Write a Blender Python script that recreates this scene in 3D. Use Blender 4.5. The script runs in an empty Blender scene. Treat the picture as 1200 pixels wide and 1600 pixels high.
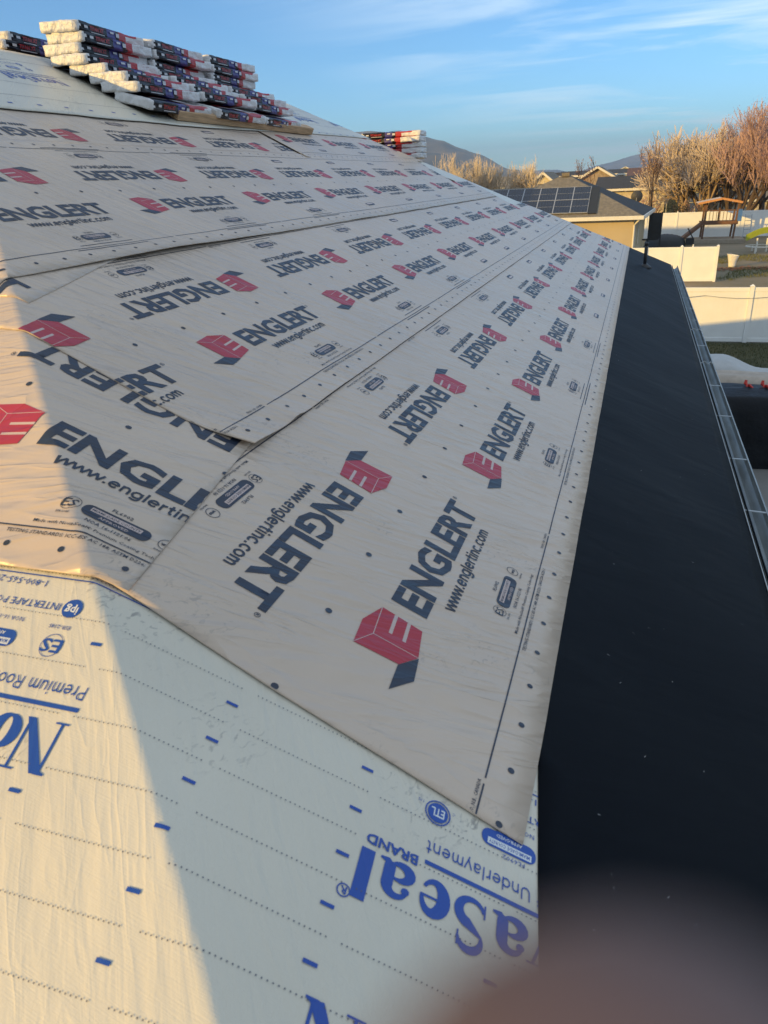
import bpy, bmesh, math, random
import numpy as np
from mathutils import Vector, Matrix, noise
random.seed(7)
S = bpy.context.scene
COL = S.collection
# ------------------------------------------------------------------ camera
CAM = np.array([0.0, -0.11940311, 1.27116026])
RM = np.array([[0.30445543, -0.39992664, 0.86450308],
               [-0.95155644, -0.08674621, 0.2949838],
               [-0.04297952, -0.91243289, -0.40696312]])   # rows: world axes in camera (right, down, forward)
FPX = 1150.0
cd = bpy.data.cameras.new('camera'); cam = bpy.data.objects.new('camera', cd); COL.objects.link(cam)
right = Vector(RM[:, 0]); down = Vector(RM[:, 1]); fwd = Vector(RM[:, 2])
m3 = Matrix((right, -down, -fwd)).transposed()
cam.matrix_world = Matrix.Translation(Vector(CAM)) @ m3.to_4x4()
cd.sensor_fit = 'HORIZONTAL'; cd.sensor_width = 36.0; cd.lens = 36.0 * FPX / 1200.0
cd.clip_start = 0.004; cd.clip_end = 60000
cd.dof.use_dof = True; cd.dof.focus_distance = 5.0; cd.dof.aperture_fstop = 9.5
S.camera = cam
# ------------------------------------------------------------------ sky, sun, exposure
SUN_EL = math.radians(12.0); SUN_AZ = math.radians(40.0)     # azimuth measured from -X towards +Y
sund = Vector((-math.cos(SUN_EL) * math.cos(SUN_AZ), math.cos(SUN_EL) * math.sin(SUN_AZ), math.sin(SUN_EL)))
W = bpy.data.worlds.new('World'); S.world = W; W.use_nodes = True
nt = W.node_tree; N = nt.nodes; L = nt.links
bg = N['Background']
sky = N.new('ShaderNodeTexSky'); sky.sky_type = 'NISHITA'; sky.sun_disc = False
sky.sun_elevation = SUN_EL; sky.sun_rotation = math.atan2(sund.x, sund.y)
sky.air_density = 1.0; sky.dust_density = 0.15; sky.ozone_density = 3.0; sky.altitude = 1400
tc = N.new('ShaderNodeTexCoord')
sep = N.new('ShaderNodeSeparateXYZ'); L.new(tc.outputs['Generated'], sep.inputs[0])
zz = N.new('ShaderNodeMath'); zz.operation = 'ADD'; zz.inputs[1].default_value = 0.12; L.new(sep.outputs['Z'], zz.inputs[0])
dx = N.new('ShaderNodeMath'); dx.operation = 'DIVIDE'; L.new(sep.outputs['X'], dx.inputs[0]); L.new(zz.outputs[0], dx.inputs[1])
dy = N.new('ShaderNodeMath'); dy.operation = 'DIVIDE'; L.new(sep.outputs['Y'], dy.inputs[0]); L.new(zz.outputs[0], dy.inputs[1])
cb = N.new('ShaderNodeCombineXYZ'); L.new(dx.outputs[0], cb.inputs[0]); L.new(dy.outputs[0], cb.inputs[1])
mp = N.new('ShaderNodeMapping'); mp.inputs['Rotation'].default_value = (0, 0, math.radians(14)); mp.inputs['Scale'].default_value = (2.3, 0.75, 1); L.new(cb.outputs[0], mp.inputs[0])
cn = N.new('ShaderNodeTexNoise'); cn.inputs['Scale'].default_value = 1.0; cn.inputs['Detail'].default_value = 7; cn.inputs['Roughness'].default_value = 0.55; cn.inputs['Distortion'].default_value = 0.5; L.new(mp.outputs[0], cn.inputs['Vector'])
cr = N.new('ShaderNodeMapRange'); cr.inputs['From Min'].default_value = 0.47; cr.inputs['From Max'].default_value = 0.66; cr.inputs['To Max'].default_value = 0.72; L.new(cn.outputs['Fac'], cr.inputs['Value'])
# cirrus lies over the right (south-east) part of the sky and thins out toward the upper left
lf = N.new('ShaderNodeMapRange'); lf.inputs['From Min'].default_value = 1.6; lf.inputs['From Max'].default_value = -0.2; L.new(dy.outputs[0], lf.inputs['Value'])
cm0 = N.new('ShaderNodeMath'); cm0.operation = 'MULTIPLY'; L.new(cr.outputs[0], cm0.inputs[0]); L.new(lf.outputs[0], cm0.inputs[1])
# unseen cloud veil, added above, behind and beside the camera to brighten the shade
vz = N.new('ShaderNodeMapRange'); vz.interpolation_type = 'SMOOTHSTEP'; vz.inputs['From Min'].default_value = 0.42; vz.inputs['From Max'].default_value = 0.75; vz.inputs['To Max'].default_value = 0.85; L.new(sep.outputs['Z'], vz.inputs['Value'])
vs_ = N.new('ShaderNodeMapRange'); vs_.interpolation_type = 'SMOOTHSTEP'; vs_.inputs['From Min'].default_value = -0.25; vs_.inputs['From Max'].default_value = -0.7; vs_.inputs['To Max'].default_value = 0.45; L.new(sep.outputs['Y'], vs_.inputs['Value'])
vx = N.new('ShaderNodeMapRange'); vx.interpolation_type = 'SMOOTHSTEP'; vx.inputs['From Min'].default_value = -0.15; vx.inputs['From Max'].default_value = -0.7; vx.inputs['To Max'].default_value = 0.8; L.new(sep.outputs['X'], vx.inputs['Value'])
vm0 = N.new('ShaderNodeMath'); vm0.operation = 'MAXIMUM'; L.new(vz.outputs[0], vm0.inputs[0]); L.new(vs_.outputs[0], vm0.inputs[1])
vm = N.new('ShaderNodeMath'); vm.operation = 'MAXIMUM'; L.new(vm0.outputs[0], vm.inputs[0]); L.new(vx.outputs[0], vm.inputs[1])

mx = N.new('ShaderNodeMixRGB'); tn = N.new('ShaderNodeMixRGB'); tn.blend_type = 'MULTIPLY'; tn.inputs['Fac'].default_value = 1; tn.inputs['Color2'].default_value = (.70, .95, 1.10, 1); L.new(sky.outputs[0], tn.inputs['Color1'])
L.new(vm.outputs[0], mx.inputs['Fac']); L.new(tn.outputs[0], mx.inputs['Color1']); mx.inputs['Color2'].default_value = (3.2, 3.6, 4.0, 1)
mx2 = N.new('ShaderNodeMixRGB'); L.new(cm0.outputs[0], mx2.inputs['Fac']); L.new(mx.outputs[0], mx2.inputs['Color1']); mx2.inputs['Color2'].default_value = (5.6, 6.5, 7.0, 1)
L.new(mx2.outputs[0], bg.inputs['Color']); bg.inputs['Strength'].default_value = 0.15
sl = bpy.data.lights.new('sun', 'SUN'); so = bpy.data.objects.new('sun', sl); COL.objects.link(so)
sl.energy = 4.5; sl.angle = math.radians(0.5); sl.color = (1.0, 0.62, 0.15)
so.rotation_euler = sund.to_track_quat('Z', 'Y').to_euler()
S.view_settings.view_transform = 'Standard'; S.view_settings.look = 'None'; S.view_settings.gamma = 1; S.view_settings.exposure = 0.42
S.cycles.max_bounces = 6; S.cycles.volume_bounces = 0
try: S.cycles.use_denoising = True
except Exception: pass

# ------------------------------------------------------------------ helpers
def ray(x, y):
    r = np.array([x - 600, y - 800.0, FPX]); return RM @ (r / np.linalg.norm(r))
def PX(x, y, X):                    # where the line of sight through a photo point meets the plane X
    r = ray(x, y); return CAM + r * (X - CAM[0]) / r[0]
def PZ(x, y, Z=-4.4):
    r = ray(x, y); return CAM + r * (Z - CAM[2]) / r[2]
def tag(o, label=None, cat=None, group=None, kind=None):
    if label: o['label'] = label
    if cat: o['category'] = cat
    if group: o['group'] = group
    if kind: o['kind'] = kind
    return o
def empty(name, loc, label, cat, group=None, rz=0):
    o = bpy.data.objects.new(name, None); COL.objects.link(o); o.location = loc; o.rotation_euler.z = rz
    o.empty_display_size = .2
    return tag(o, label, cat, group)
def link(name, me, mats, parent=None, smooth=False):
    for m in (mats if isinstance(mats, (list, tuple)) else [mats]): me.materials.append(m)
    if smooth:
        for p in me.polygons: p.use_smooth = True
    o = bpy.data.objects.new(name, me); COL.objects.link(o)
    if parent: o.parent = parent
    return o
class MB:
    def __init__(s): s.v = []; s.f = []; s.m = []
    def add(s, vs, fs, m=0):
        b = len(s.v); s.v += [tuple(v) for v in vs]
        for f in fs: s.f.append([b + i for i in f]); s.m.append(m)
    def box(s, c, d, m=0, R=None):
        c = Vector(c); hx, hy, hz = d[0] / 2, d[1] / 2, d[2] / 2
        vs = [Vector((x, y, z)) for x in (-hx, hx) for y in (-hy, hy) for z in (-hz, hz)]
        if R is not None: vs = [R @ v for v in vs]
        s.add([c + v for v in vs], [(0, 1, 3, 2), (4, 6, 7, 5), (0, 4, 5, 1), (2, 3, 7, 6), (0, 2, 6, 4), (1, 5, 7, 3)], m)
    def tube(s, pts, r, n=8, m=0, caps=True):
        pts = [Vector(p) for p in pts]; rr = r if isinstance(r, (list, tuple)) else [r] * len(pts)
        vs = []
        for i, p in enumerate(pts):
            d = (pts[min(i + 1, len(pts) - 1)] - pts[max(i - 1, 0)]).normalized()
            a = d.cross(Vector((0, 0, 1)) if abs(d.z) < .9 else Vector((1, 0, 0))).normalized(); b = d.cross(a)
            vs += [p + rr[i] * (math.cos(2 * math.pi * k / n) * a + math.sin(2 * math.pi * k / n) * b) for k in range(n)]
        fs = [(i * n + k, i * n + (k + 1) % n, (i + 1) * n + (k + 1) % n, (i + 1) * n + k) for i in range(len(pts) - 1) for k in range(n)]
        if caps: fs += [tuple(range(n))[::-1], tuple(range((len(pts) - 1) * n, len(pts) * n))]
        s.add(vs, fs, m)
    def bar(s, a, b, w, h, m=0):
        a = Vector(a); b = Vector(b); d = b - a; q = d.to_track_quat('X', 'Z').to_matrix()
        s.box((a + b) / 2, (d.length, w, h), m, q)
    def build(s, name, mats, parent=None, smooth=False, bevel=0):
        me = bpy.data.meshes.new(name); me.from_pydata(s.v, [], s.f)
        for p, m in zip(me.polygons, s.m): p.material_index = m
        o = link(name, me, mats, parent, smooth)
        bm = bmesh.new(); bm.from_mesh(me); bmesh.ops.recalc_face_normals(bm, faces=bm.faces)
        if bevel: bmesh.ops.bevel(bm, geom=list(bm.edges), offset=bevel, segments=1, affect='EDGES')
        bm.to_mesh(me); bm.free()
        return o
# ------------------------------------------------------------------ materials
def mat(name, col, rough=.6, spec=.5, var=.12, scale=6, bump=0, bscale=30, metal=0, col2=None, coord='Object', detail=4, stretch=(1, 1, 1)):
    m = bpy.data.materials.new(name); m.use_nodes = True; n = m.node_tree.nodes; l = m.node_tree.links
    b = n['Principled BSDF']; b.inputs['Roughness'].default_value = rough; b.inputs['Specular IOR Level'].default_value = spec; b.inputs['Metallic'].default_value = metal
    t = n.new('ShaderNodeTexCoord'); mpn = n.new('ShaderNodeMapping'); l.new(t.outputs[coord], mpn.inputs[0]); mpn.inputs['Scale'].default_value = stretch
    nz = n.new('ShaderNodeTexNoise'); nz.inputs['Scale'].default_value = scale; nz.inputs['Detail'].default_value = detail; l.new(mpn.outputs[0], nz.inputs['Vector'])
    r = n.new('ShaderNodeValToRGB'); l.new(nz.outputs['Fac'], r.inputs[0])
    c2 = col2 or tuple(c * (1 - var) for c in col); c1 = col if col2 else tuple(min(1, c * (1 + var)) for c in col)
    r.color_ramp.elements[0].position = .32; r.color_ramp.elements[1].position = .68
    r.color_ramp.elements[0].color = (*c2, 1); r.color_ramp.elements[1].color = (*c1, 1)
    l.new(r.outputs[0], b.inputs['Base Color'])
    if bump:
        nb = n.new('ShaderNodeTexNoise'); nb.inputs['Scale'].default_value = bscale; nb.inputs['Detail'].default_value = 5; l.new(mpn.outputs[0], nb.inputs['Vector'])
        bp = n.new('ShaderNodeBump'); bp.inputs['Distance'].default_value = bump; l.new(nb.outputs['Fac'], bp.inputs['Height']); l.new(bp.outputs[0], b.inputs['Normal'])
    return m
def sheet_mat(name, col, rough, kind, scuff=0, spec=.5, ink=False, amp=1.0):
    """woven roofing sheet: wrinkles laid out in the sheet's own metres (UV)"""
    m = bpy.data.materials.new(name); m.use_nodes = True; n = m.node_tree.nodes; l = m.node_tree.links
    b = n['Principled BSDF']; b.inputs['Roughness'].default_value = rough; b.inputs['Specular IOR Level'].default_value = spec
    uv = n.new('ShaderNodeUVMap')
    def nz(sx, sy, rot, det, dist=0.0, rg=.5):
        mpn = n.new('ShaderNodeMapping'); mpn.inputs['Scale'].default_value = (sx, sy, 1)
        m0 = n.new('ShaderNodeMapping'); m0.inputs['Rotation'].default_value = (0, 0, math.radians(rot))
        l.new(uv.outputs[0], m0.inputs[0]); l.new(m0.outputs[0], mpn.inputs[0])
        t = n.new('ShaderNodeTexNoise'); t.inputs['Scale'].default_value = 1; t.inputs['Detail'].default_value = det; t.inputs['Distortion'].default_value = dist; t.inputs['Roughness'].default_value = rg
        l.new(mpn.outputs[0], t.inputs['Vector']); return t.outputs['Fac']
    def mth(op, a, c):
        x = n.new('ShaderNodeMath'); x.operation = op
        for i, q in enumerate((a, c)):
            if isinstance(q, (int, float)): x.inputs[i].default_value = q
            else: l.new(q, x.inputs[i])
        return x.outputs[0]
    if kind == 'beige':
        h1 = nz(17, 4.6, -26, 1, .5); h2 = nz(7.5, 2.0, -34, 2, 1.0); h3 = nz(70, 60, 0, 2)
        h4 = nz(10, 2.0, -20, 2, 1.4)
        rdg = mth('MULTIPLY', mth('POWER', mth('SUBTRACT', 1.0, mth('MULTIPLY', mth('ABSOLUTE', mth('SUBTRACT', h4, .5), 0), 3.2)), 4), .0026 * amp)
        hh = mth('ADD', mth('ADD', rdg, mth('MULTIPLY', h1, .012 * amp)), mth('ADD', mth('MULTIPLY', h2, .013 * amp), mth('MULTIPLY', h3, .0003)))
    elif kind == 'white':
        h1 = nz(30, 4.0, 52, 3, .5); h2 = nz(7, 2.2, 48, 2, .8); h3 = nz(340, 26, 6, 2); h4 = nz(26, 340, 6, 2)
        h5 = nz(9, 2.0, 50, 2, 1.4)
        rdg = mth('MULTIPLY', mth('POWER', mth('SUBTRACT', 1.0, mth('MULTIPLY', mth('ABSOLUTE', mth('SUBTRACT', h5, .5), 0), 3.2)), 4), .0009 * amp)
        hh = mth('ADD', mth('ADD', mth('ADD', rdg, mth('MULTIPLY', h1, .0035 * amp)), mth('MULTIPLY', h2, .005 * amp)), mth('ADD', mth('MULTIPLY', h3, .0005), mth('MULTIPLY', h4, .0005)))
    else:
        h1 = nz(16, 2.5, -24, 2, .6); h2 = nz(4, 1.6, -24, 2, .8); h3 = nz(220, 220, 0, 2)
        hh = mth('ADD', mth('ADD', mth('MULTIPLY', h1, .0014), mth('MULTIPLY', h2, .007)), mth('MULTIPLY', h3, .0004))
    bp = n.new('ShaderNodeBump'); bp.inputs['Distance'].default_value = 1.0; bp.inputs['Strength'].default_value = 1.0
    l.new(hh, bp.inputs['Height']); l.new(bp.outputs[0], b.inputs['Normal'])
    f = nz(1.3, 1.1, 0, 4, .3)
    r = n.new('ShaderNodeValToRGB'); l.new(f, r.inputs[0]); r.color_ramp.elements[0].position = .3; r.color_ramp.elements[1].position = .7
    r.color_ramp.elements[0].color = (*[c * .93 for c in col], 1); r.color_ramp.elements[1].color = (*[min(1, c * 1.05) for c in col], 1)
    out = r.outputs[0]
    if scuff:       # boot scuffs: patches of short grey marks
        a = nz(2.6, 2.2, 30, 2, .4); c = nz(38, 60, 25, 4, 1.2)
        pa = n.new('ShaderNodeMapRange'); pa.inputs['From Min'].default_value = .56; pa.inputs['From Max'].default_value = .66; l.new(a, pa.inputs['Value'])
        pc = n.new('ShaderNodeMapRange'); pc.inputs['From Min'].default_value = .56; pc.inputs['From Max'].default_value = .68; l.new(c, pc.inputs['Value'])
        fac = mth('MULTIPLY', mth('MULTIPLY', pa.outputs[0], pc.outputs[0]), scuff)
        mxn = n.new('ShaderNodeMixRGB'); l.new(fac, mxn.inputs['Fac']); l.new(out, mxn.inputs['Color1']); mxn.inputs['Color2'].default_value = (.13, .13, .14, 1)
        out = mxn.outputs[0]
    l.new(out, b.inputs['Base Color'])
    rr = n.new('ShaderNodeMapRange'); rr.inputs['To Min'].default_value = rough - .07; rr.inputs['To Max'].default_value = rough + .08; l.new(f, rr.inputs['Value']); l.new(rr.outputs[0], b.inputs['Roughness'])
    return m
BEIGE = sheet_mat('beige coated membrane', (.58, .47, .375), .36, 'beige', scuff=.35)
NAVY = sheet_mat('navy ink', (.022, .032, .058), .42, 'beige')
RED = sheet_mat('crimson ink', (.42, .028, .05), .42, 'beige')
PALE = sheet_mat('pale ink gap', (.56, .44, .40), .42, 'beige')
WHITE = sheet_mat('white coated membrane', (.64, .60, .50), .36, 'white', scuff=.6)
BLUE = sheet_mat('blue ink', (.012, .07, .36), .36, 'white')
WDOT = sheet_mat('grey dotted ink', (.10, .11, .14), .4, 'white')
WPAL = sheet_mat('white ink gap', (.66, .69, .70), .36, 'white')
BLACK = sheet_mat('black granular membrane', (.0018, .0034, .0066), .62, 'black', spec=.10)
LINT = mat('white lint', (.55, .55, .55))
WOODP = mat('plywood deck', (.30, .21, .13), .8, bump=.002)

# ------------------------------------------------------------------ roof geometry (6 in 12 hip roof), unfolded metres (u along the eave, v up the slope)
TH = math.atan(.5); cT, sT = math.cos(TH), math.sin(TH)
U0 = .19
hd = Vector((cT, 1)).normalized(); hp = Vector((-hd.y, hd.x))
O3 = Vector((U0, 0, 0)); h3 = Vector((hd.x, hd.y * cT, hd.y * sT))
n1 = Vector((0, -sT, cT)); n2 = Vector((-sT, 0, cT))
a1 = -(n1.cross(h3)); a1 = a1 if a1.x > 0 else -a1          # into the main slope
a2 = n2.cross(h3); a2 = a2 if a2.x < 0 else -a2          # into the end slope
FLD = math.acos(n1.dot(n2)); RC = .035; TL = RC * math.tan(FLD / 2); AL = RC * FLD / 2
cc_n = (n1 + n2).normalized(); CC = -cc_n * (RC / math.cos(FLD / 2))
def wave(u, v):
    return .0045 * noise.noise(Vector((u * 2.3, v * 1.0, 1.7))) + .0016 * noise.noise(Vector((u * 8, v * 2.4, 9.1)))
def fold(u, v, h=0.0):
    w = Vector((u - U0, v)); s = w.dot(hd); t = w.dot(hp)      # t>0: end slope
    if t > AL: p = a2 * (t - AL + TL) + n2 * h
    elif t < -AL: p = a1 * (-t - AL + TL) + n1 * h
    else:
        k = t / AL; ang = FLD / 2 * k
        d = cc_n * math.cos(ang) + a2_perp * math.sin(ang)
        p = CC + d * (RC + h)
    return O3 + h3 * s + p
a2_perp = (n2 - n1).normalized()
ang2 = 2 * math.atan2(hd.y, hd.x)
PD = Vector((math.cos(ang2), math.sin(ang2))); QD = Vector((-PD.y, PD.x))

# 2-D convex clipping / splitting
def clip(poly, nx, ny, c):            # keep nx*x+ny*y<=c
    out = []; k = len(poly)
    for i in range(k):
        A = poly[i]; B = poly[(i + 1) % k]; da = nx * A[0] + ny * A[1] - c; db = nx * B[0] + ny * B[1] - c
        if da <= 0: out.append(A)
        if (da < 0 < db) or (db < 0 < da):
            t = da / (da - db); out.append((A[0] + t * (B[0] - A[0]), A[1] + t * (B[1] - A[1])))
    return out if len(out) >= 3 else None
def slices(poly, nx, ny, step, off=0):
    ds = [nx * p[0] + ny * p[1] for p in poly]; lo, hi = min(ds), max(ds)
    k0 = math.floor((lo - off) / step) + 1; res = []; cur = poly; k = k0
    while cur is not None and off + k * step < hi - 1e-7:
        c = off + k * step
        a = clip(cur, nx, ny, c)
        if a: res.append(a)
        cur = clip(cur, -nx, -ny, -c); k += 1
    if cur: res.append(cur)
    return res
def halfplanes(poly):
    ar = sum(poly[i][0] * poly[(i + 1) % len(poly)][1] - poly[(i + 1) % len(poly)][0] * poly[i][1] for i in range(len(poly)))
    P_ = poly if ar > 0 else poly[::-1]; hs = []
    for i in range(len(P_)):
        A = P_[i]; B = P_[(i + 1) % len(P_)]; ex, ey = B[0] - A[0], B[1] - A[1]; l = math.hypot(ex, ey)
        if l < 1e-9: continue
        nx, ny = ey / l, -ex / l; hs.append((nx, ny, nx * A[0] + ny * A[1]))
    return hs
def crease_split(poly):
    ts = [(p[0] - U0) * hp.x + p[1] * hp.y for p in poly]
    if max(ts) < -AL or min(ts) > AL: return [poly]
    res = []; cur = poly; off = U0 * hp.x
    for k in range(-4, 5):
        c = off + AL * k / 4
        if cur is None: break
        a = clip(cur, hp.x, hp.y, c)
        if a: res.append(a)
        cur = clip(cur, -hp.x, -hp.y, -c)
    if cur: res.append(cur)
    return res
# ---- printed artwork as flat polygons in strip coordinates: list of (poly, material, micro height)
_tc = {}
def text_polys(s, bold=0.0, res=2):
    k = (s, bold, res)
    if k in _tc: return _tc[k]
    c = bpy.data.curves.new('t', 'FONT'); c.body = s; c.resolution_u = res; c.offset = bold; c.fill_mode = 'FRONT'
    o = bpy.data.objects.new('t', c); COL.objects.link(o)
    me = bpy.data.meshes.new_from_object(o.evaluated_get(bpy.context.evaluated_depsgraph_get()))
    bm = bmesh.new(); bm.from_mesh(me); bmesh.ops.triangulate(bm, faces=bm.faces)
    ps = [[(v.co.x, v.co.y) for v in f.verts] for f in bm.faces if f.calc_area() > 1e-9]
    bm.free(); bpy.data.meshes.remove(me); bpy.data.objects.remove(o); bpy.data.curves.remove(c)
    xs = [p[0] for q in ps for p in q]; 
    x0, x1 = min(xs), max(xs)
    _tc[k] = (ps, x0, x1); return _tc[k]
CAPH = .729
def T(s, a0, a1, b0, cap, mat_i, bold=0.0, res=2, mh=0, flip=False):
    """text from a0 to a1, baseline b0, capital height cap; flip turns it 180 degrees"""
    ps, x0, x1 = text_polys(s, bold, res); sx = (a1 - a0) / (x1 - x0); sy = cap / .70
    out = []
    for p in ps:
        if flip: q = [(a1 - (x - x0) * sx, b0 + cap - y * sy) for x, y in p]
        else: q = [(a0 + (x - x0) * sx, b0 + y * sy) for x, y in p]
        out.append((q, mat_i, mh))
    return out
def rect(a0, a1, b0, b1, mi, mh=0): return [([(a0, b0), (a1, b0), (a1, b1), (a0, b1)], mi, mh)]
def disc(a, b, r, mi, mh=0, n=14, rb=None): rb = rb or r; return [([(a + r * math.cos(2 * math.pi * k / n), b + rb * math.sin(2 * math.pi * k / n)) for k in range(n)], mi, mh)]
def ring(a, b, r, w, mi, mh=0, n=20, rb=None):
    rb = rb or r; o = []
    for k in range(n):
        t0, t1 = 2 * math.pi * k / n, 2 * math.pi * (k + 1) / n
        o.append(([(a + r * math.cos(t0), b + rb * math.sin(t0)), (a + r * math.cos(t1), b + rb * math.sin(t1)), (a + (r - w) * math.cos(t1), b + (rb - w) * math.sin(t1)), (a + (r - w) * math.cos(t0), b + (rb - w) * math.sin(t0))], mi, mh))
    return o
def pill(a0, a1, b0, b1, mi, mh=0, r=None):
    r = r or (b1 - b0) / 2; pts = []
    for cx, cy, t0 in ((a1 - r, b1 - r, 0), (a0 + r, b1 - r, 90), (a0 + r, b0 + r, 180), (a1 - r, b0 + r, 270)):
        for k in range(5): t = math.radians(t0 + k * 22.5); pts.append((cx + r * math.cos(t), cy + r * math.sin(t)))
    return [(pts, mi, mh)]
def line(p, q, w, mi, mh=0):
    ex, ey = q[0] - p[0], q[1] - p[1]; l = math.hypot(ex, ey); nx, ny = -ey / l * w / 2, ex / l * w / 2
    return [([(p[0] + nx, p[1] + ny), (p[0] - nx, p[1] - ny), (q[0] - nx, q[1] - ny), (q[0] + nx, q[1] + ny)], mi, mh)]
def stroke(pts, mi, mh=0):
    """ribbon with changing width: (x, y, w)"""
    o = []; n = len(pts); Ls = []
    for i, (x, y, w) in enumerate(pts):
        A = pts[max(i - 1, 0)]; B = pts[min(i + 1, n - 1)]; ex, ey = B[0] - A[0], B[1] - A[1]; l = math.hypot(ex, ey) or 1
        nx, ny = -ey / l * w / 2, ex / l * w / 2; Ls.append(((x + nx, y + ny), (x - nx, y - ny)))
    for i in range(n - 1): o.append(([Ls[i][0], Ls[i][1], Ls[i + 1][1], Ls[i + 1][0]], mi, mh))
    return o
def arc(cx, cy, rx, ry, t0, t1, n, w): return [(cx + rx * math.cos(math.radians(t0 + (t1 - t0) * k / n)), cy + ry * math.sin(math.radians(t0 + (t1 - t0) * k / n)), w(k / n)) for k in range(n + 1)]
def serif_word(word, a0, a1, b0, cap, mi, mh):
    """high-contrast serif lettering built from ribbons on a unit cap height"""
    G = {}
    def thick(lo, hi): return lambda t: lo + (hi - lo) * abs(math.sin(math.pi * t)) ** 1.2
    G['N'] = (.82, stroke([(.12, .03, .05), (.12, .97, .05)], mi) + [([(.0, .96), (.27, 1.0), (.83, .0), (.66, .0), (.08, .93)], mi, .00012)] + stroke([(.74, .0, .05), (.74, 1, .05)], mi, .00024) + rect(.0, .26, 0, .035, mi, .0003) + rect(.6, .88, .965, 1, mi, .0003) + rect(.0, .2, .965, 1, mi, .0003))
    G['o'] = (.62, [q for q in stroke(arc(.29, .34, .20, .305, 90, 450, 22, lambda t: .05 + .17 * abs(math.sin(2 * math.pi * t))), mi)])
    G['v'] = (.6, [([(.02, .66), (.24, .66), (.38, .0), (.26, .0)], mi, 0)] + stroke([(.32, .02, .05), (.54, .66, .05)], mi, .00012) + rect(-.02, .28, .64, .67, mi, .0002) + rect(.42, .64, .64, .67, mi, .0002))
    G['a'] = (.64, stroke(arc(.27, .47, .17, .17, 165, 0, 9, lambda t: .06 + .14 * t), mi) + stroke([(.44, .48, .20), (.44, .12, .2), (.5, .03, .12), (.62, .02, .04)], mi, .00012) + stroke(arc(.27, .18, .19, .155, 60, 330, 14, lambda t: .04 + .15 * abs(math.sin(math.pi * t)) ** 1.3), mi, .00024) + disc(.12, .49, .07, mi, .0003))
    G['S'] = (.66, stroke(arc(.31, .74, .20, .225, 10, 200, 12, thick(.05, .15)) + arc(.31, .26, .22, .235, 70, -165, 16, lambda t: .2 - .14 * t), mi) + rect(.49, .52, .68, .95, mi, .0002) + rect(.07, .1, .03, .3, mi, .0002))
    G['e'] = (.60, stroke(arc(.29, .34, .19, .3, 0, 330, 20, lambda t: .06 + .17 * abs(math.sin(math.pi * t)) ** 1.5), mi) + rect(.16, .5, .335, .38, mi, .00012))
    G['l'] = (.34, rect(.05, .29, 0, 1, mi))
    x = 0; out = []; 
    for ch in word: out.append((x, G[ch][1])); x += G[ch][0] + .03
    sx = (a1 - a0) / (x - .08); res = []
    for x0, g in out:
        for p, m_, h_ in g: res.append(([(a0 + (x0 + a) * sx, b0 + b * cap) for a, b in p], m_, mh + h_))
    return res
SF = {}
def _sf():
    w = .13
    def st(*p): return [(x, y, w) for x, y in p]
    bowl = arc(.30, .26, .235, .225, 0, 360, 14, lambda t: w)
    SF.update({'w': (.78, [st((.0, .52), (.18, 0)), st((.18, 0), (.39, .5)), st((.39, .5), (.60, 0)), st((.60, 0), (.78, .52))]),
     'e': (.58, [arc(.29, .26, .225, .225, -40, -360, 14, lambda t: w), st((.07, .27), (.51, .27))]),
     'n': (.54, [st((.09, 0), (.09, .53)), arc(.275, .29, .185, .2, 180, 0, 8, lambda t: w) + [(.46, 0, w)]]),
     'g': (.60, [bowl, st((.51, .52), (.51, -.02)), arc(.285, -.02, .225, .15, 0, -150, 8, lambda t: w * .9)]),
     'l': (.20, [st((.10, 0), (.10, .73))]), 'i': (.20, [st((.10, 0), (.10, .53)), st((.10, .61), (.10, .73))]),
     'r': (.36, [st((.09, 0), (.09, .53)), arc(.31, .25, .22, .225, 175, 85, 5, lambda t: w)]),
     't': (.34, [st((.16, .70), (.16, .16)), arc(.29, .16, .13, .12, 180, 280, 4, lambda t: w), st((.0, .47), (.33, .47))]),
     'c': (.52, [arc(.29, .26, .225, .225, 45, 315, 12, lambda t: w)]), 'o': (.60, [bowl]),
     'm': (.84, [st((.09, 0), (.09, .53)), arc(.25, .30, .16, .19, 180, 0, 7, lambda t: w) + [(.41, 0, w)], arc(.57, .30, .16, .19, 180, 0, 7, lambda t: w) + [(.73, 0, w)]]),
     '.': (.22, [st((.11, 0), (.11, .13))]),
     'a': (.56, [arc(.25, .15, .17, .14, 0, 360, 10, lambda t: w * .9), st((.45, .0), (.45, .35)), arc(.27, .34, .18, .14, 0, 150, 6, lambda t: w)]),
     'd': (.60, [bowl, st((.51, .0), (.51, .73))]), 'u': (.56, [arc(.275, .23, .185, .19, 180, 360, 8, lambda t: w), st((.09, .23), (.09, .53)), st((.46, .0), (.46, .53))]),
     'y': (.50, [st((.02, .53), (.25, 0)), st((.48, .53), (.20, -.18))]), 'f': (.32, [st((.14, 0), (.14, .6)), arc(.25, .58, .11, .12, 180, 70, 4, lambda t: w), st((.0, .47), (.30, .47))]),
     'P': (.62, [st((.08, 0), (.08, .73)), st((.08, .67), (.33, .67)), st((.08, .35), (.33, .35)), arc(.36, .51, .17, .16, 90, -90, 8, lambda t: w)]),
     'R': (.66, [st((.08, 0), (.08, .73)), st((.08, .67), (.35, .67)), st((.08, .36), (.35, .36)), arc(.37, .515, .17, .155, 90, -90, 8, lambda t: w), st((.32, .36), (.56, 0))]),
     'U': (.68, [arc(.33, .27, .25, .22, 180, 360, 10, lambda t: w), st((.08, .27), (.08, .73)), st((.58, .27), (.58, .73))]),
     ' ': (.30, [])})
_sf()
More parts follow.
